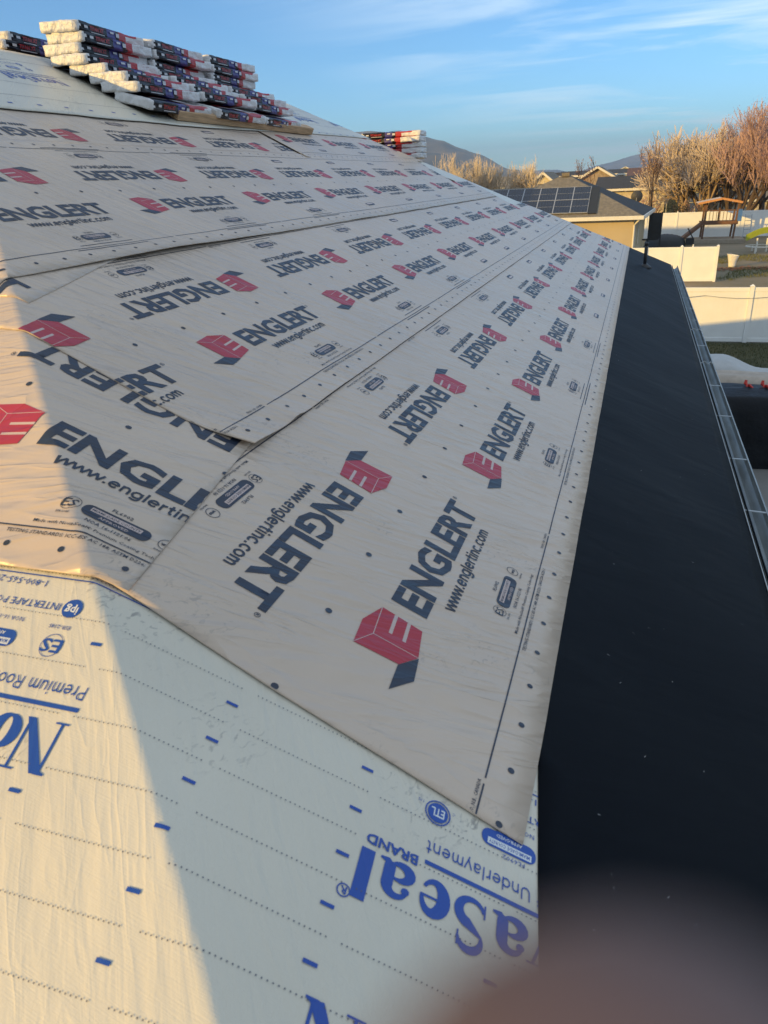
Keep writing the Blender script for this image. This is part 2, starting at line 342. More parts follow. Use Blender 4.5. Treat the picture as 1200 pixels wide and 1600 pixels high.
def SFT(s, a0, a1, b0, cap, mi, bold=1.0, mh=0):
    x = 0; gl = []
    for ch in s: gl.append((x, SF[ch][1])); x += SF[ch][0] + .055
    sx = (a1 - a0) / (x - .055); sy = cap / .73; o = []
    for gx, ss in gl:
        for j, pl_ in enumerate(ss):
            for p, m_, h_ in stroke([(q[0], q[1], q[2] * bold) for q in pl_], mi, mh + .00012 * j): o.append(([(a0 + (gx + a) * sx, b0 + b * sy) for a, b in p], m_, h_))
    return o
PER = 1.268
# material slots of a beige sheet: 0 sheet 1 navy 2 red 3 pale gap
def eng_row(lod):
    o = []
    P1, P2, P3, P4, P5, P6, I = (1.604, .503), (1.517, .532), (1.420, .522), (1.430, .396), (1.488, .359), (1.595, .379), (1.485, .489)
    o += [([P1, P2, P3, P4, P5, P6], 2, 0)]
    o += [([(1.426, .398), (1.335, .392), (1.403, .345), (1.487, .357)], 1, .0001)]
    if lod < 3:
        for q in (P1, P3, P5): o += line(I, q, .0022 if q != P3 else .0018, 3, .0003)
    o += [([(1.600, .464), (1.520, .456), (1.520, .446), (1.601, .454)], 3, .0003), ([(1.597, .424), (1.517, .415), (1.517, .405), (1.598, .414)], 3, .0003)]
    o += T('ENGLERT', 1.655, 2.378, .388, .104, 1, .035, 2 if lod < 2 else 1)
    o += SFT('www.englertinc.com', 1.746, 2.288, .320, .042, 1)
    if lod == 0: o += ring(2.398, .482, .0085, .0018, 1, n=12) + T('R', 2.394, 2.402, .478, .008, 1, .02, 1)
    o += pill(1.905, 2.088, .174, .219, 1, 0, .02)
    if lod == 2: o += rect(1.925, 2.062, .193, .212, 3, .0003)
    if lod < 2:
        o += rect(1.925, 2.062, .195, .211, 3, .0003)
        o += T('MIAMI-DADE COUNTY', 1.928, 2.059, .1985, .009, 1, .01, 1, .0006) + T('APPROVED', 1.955, 2.035, .180, .009, 3, .01, 1, .0003)
        o += T('FL6902', 1.965, 2.022, .229, .012, 1, .01, 1) + T('NOA 16-1121.06', 1.934, 2.056, .153, .012, 1, .01, 1)
        o += T('ES', 1.857, 1.889, .186, .026, 1, .01, 1) + ring(1.876, .199, .022, .0015, 1, n=14) + T('ESR-2185', 1.856, 1.892, .166, .006, 1, .01, 1)
        o += ring(2.130, .199, .021, .002, 1, n=14) + T('wus', 2.117, 2.143, .193, .012, 1, .03, 1) + T('Intertek', 2.112, 2.148, .166, .007, 1, .01, 1)
    if lod == 0:
        o += T('Made with NovaSeal\u00ae Premium Coating Technology', 1.812, 2.178, .130, .0095, 1, .006, 1)
        o += T('TESTING STANDARDS: ICC-ES AC 188; ASTM D226; CAN/CSA A220.1', 1.754, 2.252, .094, .0105, 1, .008, 1)
        o += T('TRURO, N.B., CANADA', 1.11, 1.232, .121, .009, 1, .006, 1)
    elif lod == 1:
        o += rect(1.812, 2.178, .133, .137, 1) + rect(1.754, 2.252, .097, .102, 1)
    o += rect(1.243, 1.225 + PER, .1115, .1155, 1)
    for k in range(8): o += disc(1.146 + .1585 * k, .060, .0085, 1, 0, 10 if lod < 2 else 6)
    return o
def eng_tile(lod):
    r = eng_row(lod); o = list(r)
    for p, m_, h_ in r: o.append(([(3.727 - a, 1.232 - b) for a, b in p], m_, h_))
    for k in range(4): o += disc(1.16 + .317 * k, .616, .0095, 1, 0, 12 if lod < 2 else 6)
    return o
ENG = [eng_tile(k) for k in (0, 1, 2)]
QB = .1025
def ns_row():
    """white strip: a along reading direction, b the other way across; slots 0 sheet 1 blue 2 dotted 3 white gap"""
    o = serif_word('NovaSeal', .818, 1.416, -.959, .102, 1, 0)
    o += rect(.816, 1.29, -.993, -.984, 1) + SFT('Premium Roof Underlayment', .819, 1.292, -1.037, .029, 1, .62)
    o += T('BRAND', 1.304, 1.412, -.992, .021, 1, .03, 2) + ring(1.428, -.861, .013, .0025, 1) + T('R', 1.422, 1.434, -.868, .014, 1, .02, 1)
    o += T('ES', .935, .985, -1.126, .030, 1, .015, 2) + ring(.96, -1.112, .027, .0015, 1, .0001) + T('ESR-2185', .938, .992, -1.160, .009, 1, .006, 1)
    o += pill(1.056, 1.180, -1.132, -1.092, 1, 0, .018) + rect(1.066, 1.166, -1.112, -1.097, 3, .0002) + T('MIAMI-DADE COUNTY', 1.070, 1.163, -1.109, .009, 1, .01, 1, .0004) + T('APPROVED', 1.088, 1.148, -1.127, .008, 3, .01, 1, .0002)
    o += T('FL6902', 1.080, 1.130, -1.087, .010, 1, .0, 1) + T('NOA 16-1121.06', 1.062, 1.172, -1.165, .011, 1, .0, 1)
    for (rr, ww, m_, h_) in ((.029, .003, 1, 0), (.023, .023, 1, 0)): o += ring(1.281, -1.108, rr, ww, m_, h_) if ww < .01 else disc(1.281, -1.108, rr, m_, h_, 18)
    o += T('ETL', 1.266, 1.296, -1.118, .020, 3, .02, 1, .0003) + T('C', 1.243, 1.249, -1.125, .007, 1, 0, 1) + T('US', 1.315, 1.328, -1.125, .008, 1, 0, 1)
    o += disc(.959, -1.202, .025, 1, 0, 20, .023) + T('ipg', .943, .976, -1.206, .019, 3, .02, 2, .0003)
    o += T('INTERTAPE POLYMER GROUP', .991, 1.35, -1.210, .018, 1, .0, 1) + T('1-800-565-2000', 1.060, 1.235, -1.262, .017, 1, .0, 1)
    return o
def ns_common(p0, p1, q0, q1, far=False):
    o = []; k = math.ceil((q0 + 1.181) / QB)
    q = -1.181 + k * QB
    while q < q1 - .03:
        a = p0
        if not far:
            while a < p1:
                ph = (a - .522) % .315
                if not (ph < .012 or ph > .303): o.append(([(a - .0013, q - .0013), (a + .0013, q - .0013), (a + .0013, q + .0013), (a - .0013, q + .0013)], 2, .0005))
                a += .0098
        q += QB
    k = math.ceil((q0 + .05 + 1.233) / QB); q = -1.233 + k * QB
    while q < q1 - .02:
        j = math.ceil((p0 - .545) / .312); a = .545 + j * .312
        while a < p1:
            t = (a - .818) % 1.215
            if not ((t < .62 or t > 1.2) and (-1.06 < q < -.84 or -1.25 < q < -1.18)) or far: o += rect(a - .013, a + .013, q - .0036, q + .0036, 1, .0003)
            a += .312
        q += QB
    return o
# -------- assembling a sheet
def inside(poly, x, y):
    c = False; n = len(poly)
    for i in range(n):
        x1, y1 = poly[i]; x2, y2 = poly[(i + 1) % n]
        if (y1 > y) != (y2 > y) and x < (x2 - x1) * (y - y1) / (y2 - y1) + x1: c = not c
    return c
def build_sheet(name, label, cat, parts, art, mats, lay, du=.04, dv=.08, lift=None, group=None, skirt=.003):
    """parts: convex outlines (unfolded metres) that together make one sheet; art: polygons already in unfolded metres"""
    H = lambda u, v: lay + wave(u, v) + (lift(u, v) if lift else 0)
    bm = bmesh.new(); uvl = bm.loops.layers.uv.new('UVMap')
    cache = {}
    def vert(u, v, h):
        k = (round(u, 5), round(v, 5), round(h, 5))
        if k not in cache: cache[k] = bm.verts.new(fold(u, v, H(u, v) + h))
        return cache[k]
    def face(poly, mi, h):
        vs = []; us = []
        for u, v in poly:
            q = vert(u, v, h)
            if q not in vs: vs.append(q); us.append((u, v))
        if len(vs) < 3: return
        try: f = bm.faces.new(vs)
        except ValueError: return
        f.material_index = mi; f.smooth = True
        for lp, uv_ in zip(f.loops, us): lp[uvl].uv = uv_
        return f
    def orient(poly):
        ar = sum(poly[i][0] * poly[(i + 1) % len(poly)][1] - poly[(i + 1) % len(poly)][0] * poly[i][1] for i in range(len(poly)))
        return poly if ar > 0 else poly[::-1]
    for P_ in parts:
        for s1 in slices(P_, 1, 0, du):
            for s2 in slices(s1, 0, 1, dv):
                for s3 in crease_split(s2): face(orient(s3), 0, 0)
    hps = [halfplanes(P_) for P_ in parts]
    for P_, hs in zip(parts, hps):
        x0, x1 = min(p[0] for p in P_), max(p[0] for p in P_); y0, y1 = min(p[1] for p in P_), max(p[1] for p in P_)
        for poly, mi, mh in art:
            if max(p[0] for p in poly) < x0 or min(p[0] for p in poly) > x1 or max(p[1] for p in poly) < y0 or min(p[1] for p in poly) > y1: continue
            q = poly
            for nx, ny, c in hs:
                if max(nx * p[0] + ny * p[1] for p in q) > c: q = clip(q, nx, ny, c)
                if not q: break
            if not q: continue
            for s1 in slices(q, 1, 0, du):
                for s2 in slices(s1, 0, 1, dv):
                    for s3 in crease_split(s2): face(orient(s3), mi, .0016 + mh)
    # thin turned-down rim so the sheet has an edge
    be = [e for e in bm.edges if e.is_boundary and e.link_faces[0].material_index == 0]
    nv = {}
    for e in be:
        f = e.link_faces[0]; l0 = [lp for lp in f.loops if lp.edge == e][0]; a, b = l0.vert, l0.link_loop_next.vert
        u1, u2 = l0[uvl].uv.copy(), l0.link_loop_next[uvl].uv.copy()
        for q, uu in ((a, u1), (b, u2)):
            if q not in nv: nv[q] = bm.verts.new(fold(uu[0], uu[1], H(uu[0], uu[1]) - skirt - (lift(*uu) * .0 if lift else 0)))
        try: g = bm.faces.new((b, a, nv[a], nv[b]))
        except ValueError: continue
        for lp in g.loops: lp[uvl].uv = u1
    me = bpy.data.meshes.new(name); bm.to_mesh(me); bm.free()
    o = link(name, me, mats)
    return tag(o, label, cat, group)
def place_eng(fn, alo, ahi, lods):
    """repeat the beige artwork along a strip; fn maps strip (a,b) to unfolded (u,v)"""
    o = []; k = math.floor((alo - 2.4) / PER)
    while 1.1 + k * PER < ahi + 1.4:
        mid = fn(1.9 + k * PER, .6); d = math.hypot(mid[0], mid[1] - .5)
        lod = 0 if d < lods[0] else 1 if d < lods[1] else 2
        for p, m_, h_ in ENG[lod]: o.append(([fn(a + k * PER, b) for a, b in p], m_, h_))
        k += 1
    return o
EM = [BEIGE, NAVY, RED, PALE]
UG = 'beige printed underlayment sheets'
LOD = (3.6, 6.0)
def farhip(v): return 15.07 - .8944 * v
# ============================================================ our house
ZG = -4.4
house = empty('house', (0, 0, ZG), 'single storey house whose hip roof is being covered, under the camera', 'house')
def wv(u, v, h=0): return Vector((u, v * cT - h * sT, v * sT + h * cT))
RY = 5.164 * cT; RZ = 5.164 * sT; EY = -.87 * cT; EZ = -.87 * sT
XL = U0 + cT * -.87 ; XR = farhip(-.87); RXL = U0 + cT * 5.164; RXR = farhip(5.164); BY = 2 * RY - EY
m = MB()
dz = -.02
vs = [(XL, EY, EZ + dz), (XR, EY, EZ + dz), (XR, BY, EZ + dz), (XL, BY, EZ + dz), (RXL, RY, RZ + dz), (RXR, RY, RZ + dz)]
vs += [(x, y, z - .16) for x, y, z in vs[:4]]
m.add(vs, [(0, 1, 5, 4), (2, 3, 4, 5), (3, 0, 4), (1, 2, 5), (0, 3, 2, 1)][:4] + [(6, 7, 1, 0), (7, 8, 2, 1), (8, 9, 3, 2), (9, 6, 0, 3), (9, 8, 7, 6)])
m.build('roof', WOODP, house).matrix_parent_inverse = Matrix.Translation((0, 0, -ZG))
STUC = mat('tan stucco', (.42, .30, .17), .85, bump=.004, bscale=60, var=.06)
m = MB(); wz = (EZ - .19 + ZG) / 2
m.box(((XL + XR) / 2, (EY + BY) / 2, wz), (XR - XL - 1.0, BY - EY - 1.0, EZ - .19 - ZG)); m.build('wall', STUC, house).matrix_parent_inverse = Matrix.Translation((0, 0, -ZG))
m = MB(); FASC = mat('painted fascia', (.55, .52, .46), .5)
m.box(((XL + XR) / 2, EY + .012, EZ - .115), (XR - XL - .02, .024, .15)); m.build('fascia', FASC, house).matrix_parent_inverse = Matrix.Translation((0, 0, -ZG))
# gutter
GUT = mat('galvanised gutter', (.22, .24, .24), .42, metal=.3, var=.25, scale=9, stretch=(.4, 3, 3))
HANG = mat('pale gutter hanger', (.38, .41, .42), .45)
gut = empty('gutter', (7.6, EY - .06, EZ), 'grey metal gutter running along the eave beside the black sheet', 'gutter')
gi = Matrix.Translation((-7.6, -(EY - .06), -EZ))
prof = [(-.012, -.015), (-.014, -.085), (-.07, -.088), (-.095, -.06), (-.112, -.045), (-.118, -.012), (-.108, -.008), (-.110, -.018), (-.104, -.048), (-.066, -.080), (-.020, -.077), (-.018, -.015)]
m = MB(); xs = [XL - .6 + k * .5 for k in range(int((XR - XL + 1.2) / .5))] + [XR - .03]
vs = []
for i, x in enumerate(xs):
    w = .004 * noise.noise(Vector((x * .7, 0, 3)))
    vs += [(x, EY - .008 + p[0] + w, EZ + p[1] + w) for p in prof]
n_ = len(prof)
m.add(vs, [(i * n_ + k, i * n_ + (k + 1) % n_, (i + 1) * n_ + (k + 1) % n_, (i + 1) * n_ + k) for i in range(len(xs) - 1) for k in range(n_)] + [tuple(range(n_)), tuple(range((len(xs) - 1) * n_, len(xs) * n_))])
m.build('trough', GUT, gut).matrix_parent_inverse = gi
m = MB(); m.box(((XL + XR) / 2, EY - .004, EZ + .006), (XR - XL, .004, .004)); m.build('drip_edge', HANG, gut).matrix_parent_inverse = gi
m = MB(); m.box(((XL + XR) / 2, EY - .024, EZ - .036), (XR - XL - .1, .004, .072)); m.build('shade_strip', BLACK, gut).matrix_parent_inverse = gi  # black strip along the back wall stands in for the gutter's inner shadow
for i, x in enumerate([1.35, 2.2, 3.1, 3.98, 4.8, 5.74, 6.64, 7.42, 8.28, 9.09, 9.8, 10.7, 11.6, 12.5, 13.4, 14.3, 15.2]):
    m = MB(); y0 = EY - .012; y1 = EY - .118
    if i in (7, 9): m.tube([(x, y0 + .006, EZ - .004), (x + .02, y0 - .03, EZ + .012), (x - .01, y0 - .06, EZ - .004), (x + .015, y1 + .02, EZ + .010), (x, y1, EZ - .008)], .005, 6)
    else: m.bar((x, y0, EZ - .010), (x + random.uniform(-.01, .01), y1 - .002, EZ - .012), .014, .004)
    m.build('hanger', HANG, gut).matrix_parent_inverse = gi
# vent pipe
pv = wv(13.15, -.305)
vp = empty('vent_pipe', pv, 'short dark vent pipe standing on the black sheet near the far eave corner', 'pipe')
PIPE = mat('dark pipe', (.02, .02, .022), .5)
m = MB(); m.tube([(0, 0, -.03), (0, 0, .37)], .026, 14); m.tube([(0, 0, .33), (0, 0, .375)], .032, 14); m.build('tube', PIPE, vp, True)
m = MB(); m.tube([(0, 0, -.02), (0, 0, .012), (0, 0, .05)], [.12, .09, .04], 16); m.build('flashing', PIPE, vp, True)

# ============================================================ roofing sheets
# white strip of the end slope folded over the hip (foreground)
def PQ(p, q): v = PD * p + QD * q; return (v.x, v.y)
art = []
for k in range(-2, 3):
    for p, m_, h_ in ns_row(): art.append(([PQ(a + k * 1.215, b) for a, b in p], m_, h_))
    for p, m_, h_ in serif_word('NovaSeal', 0, .6, 0, .108, 1, 0): art.append(([PQ(.225 - a + k * 1.215, -.567 - b) for a, b in p], m_, h_))
for p, m_, h_ in ns_common(-.75, 2.6, -1.33, -.1): art.append(([PQ(*c) for c in p], m_, h_))
art.append(([PQ(-.6, -1.2745), PQ(2.6, -1.2745), PQ(2.6, -1.2715), PQ(-.6, -1.2715)], 1, 0))
build_sheet('underlayment_sheet', 'white roofing underlayment with large blue lettering, folded over the near hip in the foreground', 'roofing underlayment',
            [[PQ(-.75, -1.42), PQ(2.9, -1.42), PQ(2.9, -.1), PQ(-.75, -.1)]], art, [WHITE, BLUE, WDOT, WPAL], .002, .04, .05)
# black eave sheet
def blk_top(u): return -.20 + .1515 * u
bart = []
random.seed(11)
for _ in range(46):
    u = 1.0 + random.random() ** 2 * 5; v = random.uniform(-.8, -.05) if u > 1.4 else random.uniform(-.5, -.1); a = random.uniform(0, 3.1); l = random.uniform(.006, .014)
    bart += [([(u, v), (u + l * math.cos(a), v + l * math.sin(a)), (u + l * math.cos(a) + .0012, v + l * math.sin(a) + .001)], 1, 0)]
build_sheet('ice_barrier_sheet', 'black granular ice and water barrier sheet along the eave', 'roofing underlayment',
            [[(-.6, -.868), (1.6, -.868), (1.6, .03), (-.6, -.29)], [(1.6, -.868), (farhip(-.868), -.868), (farhip(.06), .06), (1.6, .03)]], bart, [BLACK, LINT], .0055, .06, .08)
# beige sheets, lowest layer first.  A: lowest course
fA = lambda a, b: (a, b)
build_sheet('underlayment_sheet', 'long beige printed underlayment of the lowest course, beside the black eave sheet', 'roofing underlayment',
            [[(1.134, 0), (farhip(0), 0), (farhip(1.23) - .03, 1.232), (1.19, 1.232), (1.153, .62)]], place_eng(fA, 1.0, 15.1, LOD), EM, .009, group=UG,
            lift=lambda u, v: .003 * math.exp(-((u - 1.16) / .08) ** 2) * max(0, noise.noise(Vector((v * 5, 2, 0)))) + .004 * math.exp(-(v / .05) ** 2) * max(0, noise.noise(Vector((u * 3, 5, 0)))))
# B: beige strip of the end slope folded over the hip
fB = lambda a, b: PQ(3.01 - a, -b - 1.283)
build_sheet('underlayment_sheet', 'beige printed underlayment folded over the sunlit hip, its end cut on the shaded slope', 'roofing underlayment',
            [[PQ(.872, -1.283), PQ(3.6, -1.283), PQ(3.6, -2.515), PQ(.925, -2.515)]], place_eng(fB, -.8, 2.2, LOD), EM, .012, group=UG,
            lift=lambda u, v: .002 * math.exp(-(((u * PD.x + v * PD.y) - .88) / .08) ** 2))
# C: second course
fC = lambda a, b: (a + 1.068, b + 1.118)
build_sheet('underlayment_sheet', 'beige printed underlayment of the second course with a slightly lifted near corner', 'roofing underlayment',
            [[(1.985, 1.118), (farhip(1.118) - .02, 1.118), (farhip(1.95) - .03, 1.95), (1.943, 1.95), (1.943, 1.35)], [(1.943, 1.95), (12.30, 1.95), (12.33, 2.35), (1.943, 2.35)]],
            place_eng(fC, .6, 13.2, LOD), EM, .016, group=UG,
            lift=lambda u, v: .022 * math.exp(-((u - 1.98) / .16) ** 2 - ((v - 1.118) / .10) ** 2) + .016 * math.exp(-((u - 2.34) / .05) ** 2 - ((v - 1.118) / .09) ** 2) + .008 * math.exp(-((v - 1.118) / .05) ** 2) * max(0, noise.noise(Vector((u * 1.7, 3, 0)))))
# B2: next strip of the end slope, over the hip above B
build_sheet('underlayment_sheet', 'beige underlayment at the left edge with only parts of two letters showing', 'roofing underlayment',
            [[PQ(1.84, -2.33), PQ(3.6, -2.33), PQ(3.6, -3.4), PQ(1.97, -3.4)]], [([PQ(4.0 - a, -2.245 - b) for a, b in p], 1, 0) for p, _, _ in T('ERT', 1.80, 2.09, .10, .10, 1, .035, 2)], EM, .019, group=UG)
# D: third course
fD = lambda a, b: (a + .937, b + 2.245)
build_sheet('underlayment_sheet', 'beige printed underlayment of the third course, its lower edge lifted and showing brown', 'roofing underlayment',
            [[(1.3, 2.245), (12.30, 2.245), (12.42, 2.765), (1.3, 2.765)], [(1.3, 2.765), (11.33, 2.765), (11.58, 3.475), (1.3, 3.475)]],
            place_eng(fD, 0, 11.6, LOD), EM, .023, group=UG,
            lift=lambda u, v: .015 * math.exp(-((v - 2.245) / .06) ** 2) * math.exp(-((u - 3.3) / .75) ** 2) + .006 * math.exp(-((v - 2.245) / .05) ** 2) * max(0, noise.noise(Vector((u * 1.4, 7, 0)))))
# E / E2: fourth course, two sheets
fE = lambda a, b: (a + 1.952, b + 2.80)
build_sheet('underlayment_sheet', 'beige printed underlayment strip of the top course, left of the dark joint below the plank', 'roofing underlayment',
            [[(2.2, 3.36), (7.40, 3.36), (7.45, 4.032), (2.2, 4.032)]], place_eng(fE, 0, 7.5, LOD), EM, .018, du=.08, group=UG)
fE2 = lambda a, b: (a + 6.27, b + 3.40)
build_sheet('underlayment_sheet', 'beige printed underlayment strip of the top course, right of the dark joint below the plank', 'roofing underlayment',
            [[(7.39, 3.40), (11.95, 3.44), (11.2, 4.2), (7.46, 4.2)]], place_eng(fE2, 1, 6, LOD), EM, .022, du=.08, group=UG,
            lift=lambda u, v: .009 * math.exp(-((u - 7.42) / .07) ** 2))
# white strip below the ridge and the white strip on the far hip
art = []
for k in range(0, 9):
    for p, m_, h_ in ns_row(): art.append(([(4.9 - a + k * 1.215, 3.62 - b) for a, b in p], m_, h_))
for k in range(30): u = 3.1 + .26 * k; art += rect(u, u + .04, 3.975 + .006 * k, 3.990 + .006 * k, 1)
for k in range(4): u = 4; art += rect(2.4, 11.2, 4.14 + .25 * k, 4.143 + .25 * k, 2)
build_sheet('underlayment_sheet', 'white roofing underlayment with blue lettering just below the ridge, under the stacked bundles', 'roofing underlayment',
            [[(2.4, 3.90), (6.3, 3.915), (6.3, 5.13), (2.4, 5.13)], [(6.3, 3.915), (8.77, 4.06), (8.77, 5.13), (6.3, 5.13)], [(8.77, 4.06), (11.35, 4.14), (10.50, 5.13), (8.77, 5.13)]], art, [WHITE, BLUE, WDOT, WPAL], .030, .08, .09)
build_sheet('underlayment_sheet', 'narrow white roofing underlayment capping the far hip', 'roofing underlayment',
            [[(farhip(1.2) - .9, 1.2), (farhip(1.2), 1.2), (farhip(4.9), 4.9), (farhip(4.9) - .9, 4.9)]], [], [WHITE, BLUE, WDOT, WPAL], .0055, .1, .1)
# ------------------------------------------------------------------ plank and bundles
PLANK = mat('pine plank', (.50, .33, .19), .7, scale=14, var=.25, stretch=(.4, 6, 6))
m = MB(); m.box((0, 0, 0), (2.86, .10, .075)); 
pl = m.build('plank', PLANK, bevel=.004); pl.location = wv(7.43, 4.05, .071); pl.rotation_euler = (TH, 0, .004)
tag(pl, 'pale wooden plank nailed under the lowest shingle bundles', 'plank')
WB = mat('black plastic wrap', (.006, .006, .012), .28, bump=.03, bscale=9, stretch=(.5, 2.2, 2.6), spec=.4)
WR = mat('red plastic wrap', (.40, .018, .025), .34, bump=.012, bscale=16, stretch=(.6, 1.6, 1.6))
WP = mat('purple plastic wrap', (.045, .035, .20), .34, bump=.012, bscale=16, stretch=(.6, 1.6, 1.6))
WW = mat('white plastic wrap', (.66, .66, .67), .30, bump=.022, bscale=13, stretch=(1, 2, 1.5))
WL = mat('white wrap print', (.60, .60, .64), .4)
def bundle_mesh(seed, text_top=True):
    LX, LY, LZ = .955, .345, .077; nx, ny, nz_ = 40, 10, 4
    bm = bmesh.new(); g = {}
    def V(i, j, k):
        key = (i, j, k)
        if key in g: return g[key]
        x, y, z = i / nx, j / ny, k / nz_
        px_, py_, pz_ = x * LX, (y - .5) * LY, (z - .5) * LZ
        # rounded, slack corners of the wrap
        ex = min(x, 1 - x) * LX; ey = min(y, 1 - y) * LY
        pz_ *= 1 - .12 * math.exp(-(ex / .012) ** 2) ; pz_ *= 1 - .12 * math.exp(-(ey / .012) ** 2)
        py_ += (.5 - y) * .03 * math.exp(-(ex / .012) ** 2)
        q = Vector((px_ * 7, py_ * 16, pz_ * 22 + seed * 7)); d = noise.noise_vector(q) * .005 + noise.noise_vector(q * 2.7) * .0035
        endf = math.exp(-(ex / .03) ** 2)
        d += noise.noise_vector(Vector((px_ * 20, py_ * 40, pz_ * 40 + seed))) * .004 * endf + noise.noise_vector(Vector((px_ * 60, py_ * 45, pz_ * 60 + seed))) * .0022 * endf
        d.x *= .4 + endf; pz_ -= .006 * math.sin(math.pi * x)
        g[key] = bm.verts.new((px_ + d.x, py_ + d.y, pz_ + d.z)); return g[key]
    def matf(x, s):
        x += .012 * noise.noise(Vector((s * 9, seed, x * 20)))
        if x < .035: return 3
        if x < .40: return 0
        if x < .52: return 2
        if x < .585: return 0
        if x < .68: return 1
        return 3
    def F(a, x, s, force=None):
        f = bm.faces.new(a); f.material_index = matf(x, s) if force is None else force; f.smooth = True
    for i in range(nx):
        x = (i + .5) / nx
        for j in range(ny):
            F((V(i, j, nz_), V(i + 1, j, nz_), V(i + 1, j + 1, nz_), V(i, j + 1, nz_)), x, j, 1 if .68 < x < .93 and j < 2 else None)
            F((V(i, j, 0), V(i, j + 1, 0), V(i + 1, j + 1, 0), V(i + 1, j, 0)), x, j)
        for k in range(nz_):
            F((V(i, 0, k), V(i + 1, 0, k), V(i + 1, 0, k + 1), V(i, 0, k + 1)), x, k, 1 if (.68 < x < .86 and k == nz_ - 1 and seed % 2 == 0) else None)
            F((V(i, ny, k), V(i, ny, k + 1), V(i + 1, ny, k + 1), V(i + 1, ny, k)), x, k)
    for j in range(ny):
        for k in range(nz_):
            F((V(0, j, k), V(0, j, k + 1), V(0, j + 1, k + 1), V(0, j + 1, k)), 0, 0, 3)
            F((V(nx, j, k), V(nx, j + 1, k), V(nx, j + 1, k + 1), V(nx, j, k + 1)), 1, 0, 3)
    def put(polys, mi, yoff=-LY / 2 - .008, top=False):
        for p, _, _ in polys:
            if top: vs = [bm.verts.new((a, b, LZ / 2 + .006)) for a, b in p]
            else: vs = [bm.verts.new((a, yoff, b)) for a, b in p]
            try: f = bm.faces.new(vs); f.material_index = mi
            except ValueError: pass
    put(T('TITAN XT', .15, .33, -.014, .028, 0, .04, 1), 1)
    put(rect(.08, .125, -.008, .010, 0), 4); put(rect(.42, .47, .0, .014, 0), 4); put(rect(.16, .34, -.030, -.025, 0), 4); put(rect(.50, .545, -.016, .012, 0), 4)
    put(T('TITAN XT', .12, .38, -.05, .10, 0, .04, 1), 1, top=True); put(rect(.43, .62, -.12, -.02, 0), 4, top=True); put(rect(.1, .34, -.10, -.085, 0), 4, top=True)
    me = bpy.data.meshes.new('shingle_bundle'); bm.to_mesh(me); bm.free()
    for q in (WB, WR, WP, WW, WL): me.materials.append(q)
    return me
BMESH = [bundle_mesh(s) for s in range(5)]
def bundle(X0, Y, Z, label, group, i, rx=0, rz=0, mi=None):
    o = bpy.data.objects.new('shingle_bundle', BMESH[(i if mi is None else mi) % 5]); COL.objects.link(o)
    o.location = (X0, Y, Z); o.rotation_euler = (rx, 0, rz)
    return tag(o, label, 'shingle bundle', group)
rows = [(4.235, 2.480, 0), (4.230, 2.405, 0), (4.245, 2.330, 0), (4.20, 2.255, 0), (4.06, 2.187, 0), (3.90, 2.118, .03), (3.80, 2.045, .03), (3.675, 1.945, .27)]
ordn = ['top', 'second', 'third', 'fourth', 'fifth', 'sixth', 'seventh', 'lowest']
cols_ = ['left', 'middle', 'right']
i = 0
for c, (x0, nm) in enumerate(zip((5.61, 6.585, 7.585), cols_)):
    for r, (y, z, rx) in enumerate(rows):
        if r == 7: lab = 'lowest wrapped shingle bundle of the %s column, lying tilted on the roof against the plank' % nm
        elif r == 0: lab = 'top wrapped shingle bundle of the %s column of the big stack' % nm
        else: lab = '%s wrapped shingle bundle from the top in the %s column of the big stack' % (ordn[r], nm)
        o = bundle(x0 + random.uniform(-.022, .022), y + random.uniform(-.02, .02), z + .004 * math.sin(c * 2 + r), lab, 'shingle bundles in the big stack', i, rx + random.uniform(-.02, .03), random.uniform(-.06, .06)); i += 1
for r, (x0, z) in enumerate([(5.36, 2.475), (5.46, 2.405), (5.56, 2.335)]):
    if r == 0: bundle(5.66, 4.95, 2.476, 'topmost wrapped shingle bundle of the small stack at the left picture edge', 'shingle bundles left of the big stack', 1, 0, .05)
    else: bundle(x0 + .05, 4.86 + .01 * r, z - .01, '%s wrapped shingle bundle of the small stack at the left picture edge' % ('middle', 'bottom')[r - 1], 'shingle bundles left of the big stack', 2 * r, 0, -.02)
for r in range(5):
    bundle(12.22, 4.08, 1.955 - .078 * r, '%s wrapped shingle bundle of the stack behind the far hip' % ('top', 'second', 'third', 'fourth', 'bottom')[r], 'shingle bundles behind the far hip', r, 0, -math.pi / 2 + random.uniform(-.03, .03))
# ============================================================ ground
GRASS = mat('lawn ground', (.035, .045, .018), .95, col2=(.055, .06, .028), scale=1.2, bump=.03, bscale=40)
DIRT = mat('dirt yard ground', (.26, .20, .135), .95, col2=(.13, .12, .065), scale=.22, bump=.03, bscale=6, detail=8)
CONC = mat('concrete', (.20, .20, .195), .85, scale=1.2, bump=.002, bscale=90)
FARG = mat('valley ground', (.10, .085, .05), .95, col2=(.045, .045, .022), scale=.03, detail=8)
def slab(name, pts, z, m_, kind='structure', label=None):
    b = MB(); b.add([(x, y, z) for x, y in pts], [tuple(range(len(pts)))]); o = b.build(name, m_); return tag(o, label, None, None, kind)
b = MB(); R_ = 10500
b.add([(R_ * math.cos(k * math.pi / 24), R_ * math.sin(k * math.pi / 24), ZG - .02) for k in range(48)], [tuple(range(48))])
tag(b.build('ground', FARG), kind='structure')
slab('driveway', [(-12, -22), (22.6, -22), (22.6, -1.8), (-12, -1.8)], ZG - .012, CONC)
slab('lawn', [(22.7, -40), (28.7, -40), (28.7, 14), (16.5, 14), (16.5, -1.7), (22.7, -1.7)], ZG - .006, GRASS)
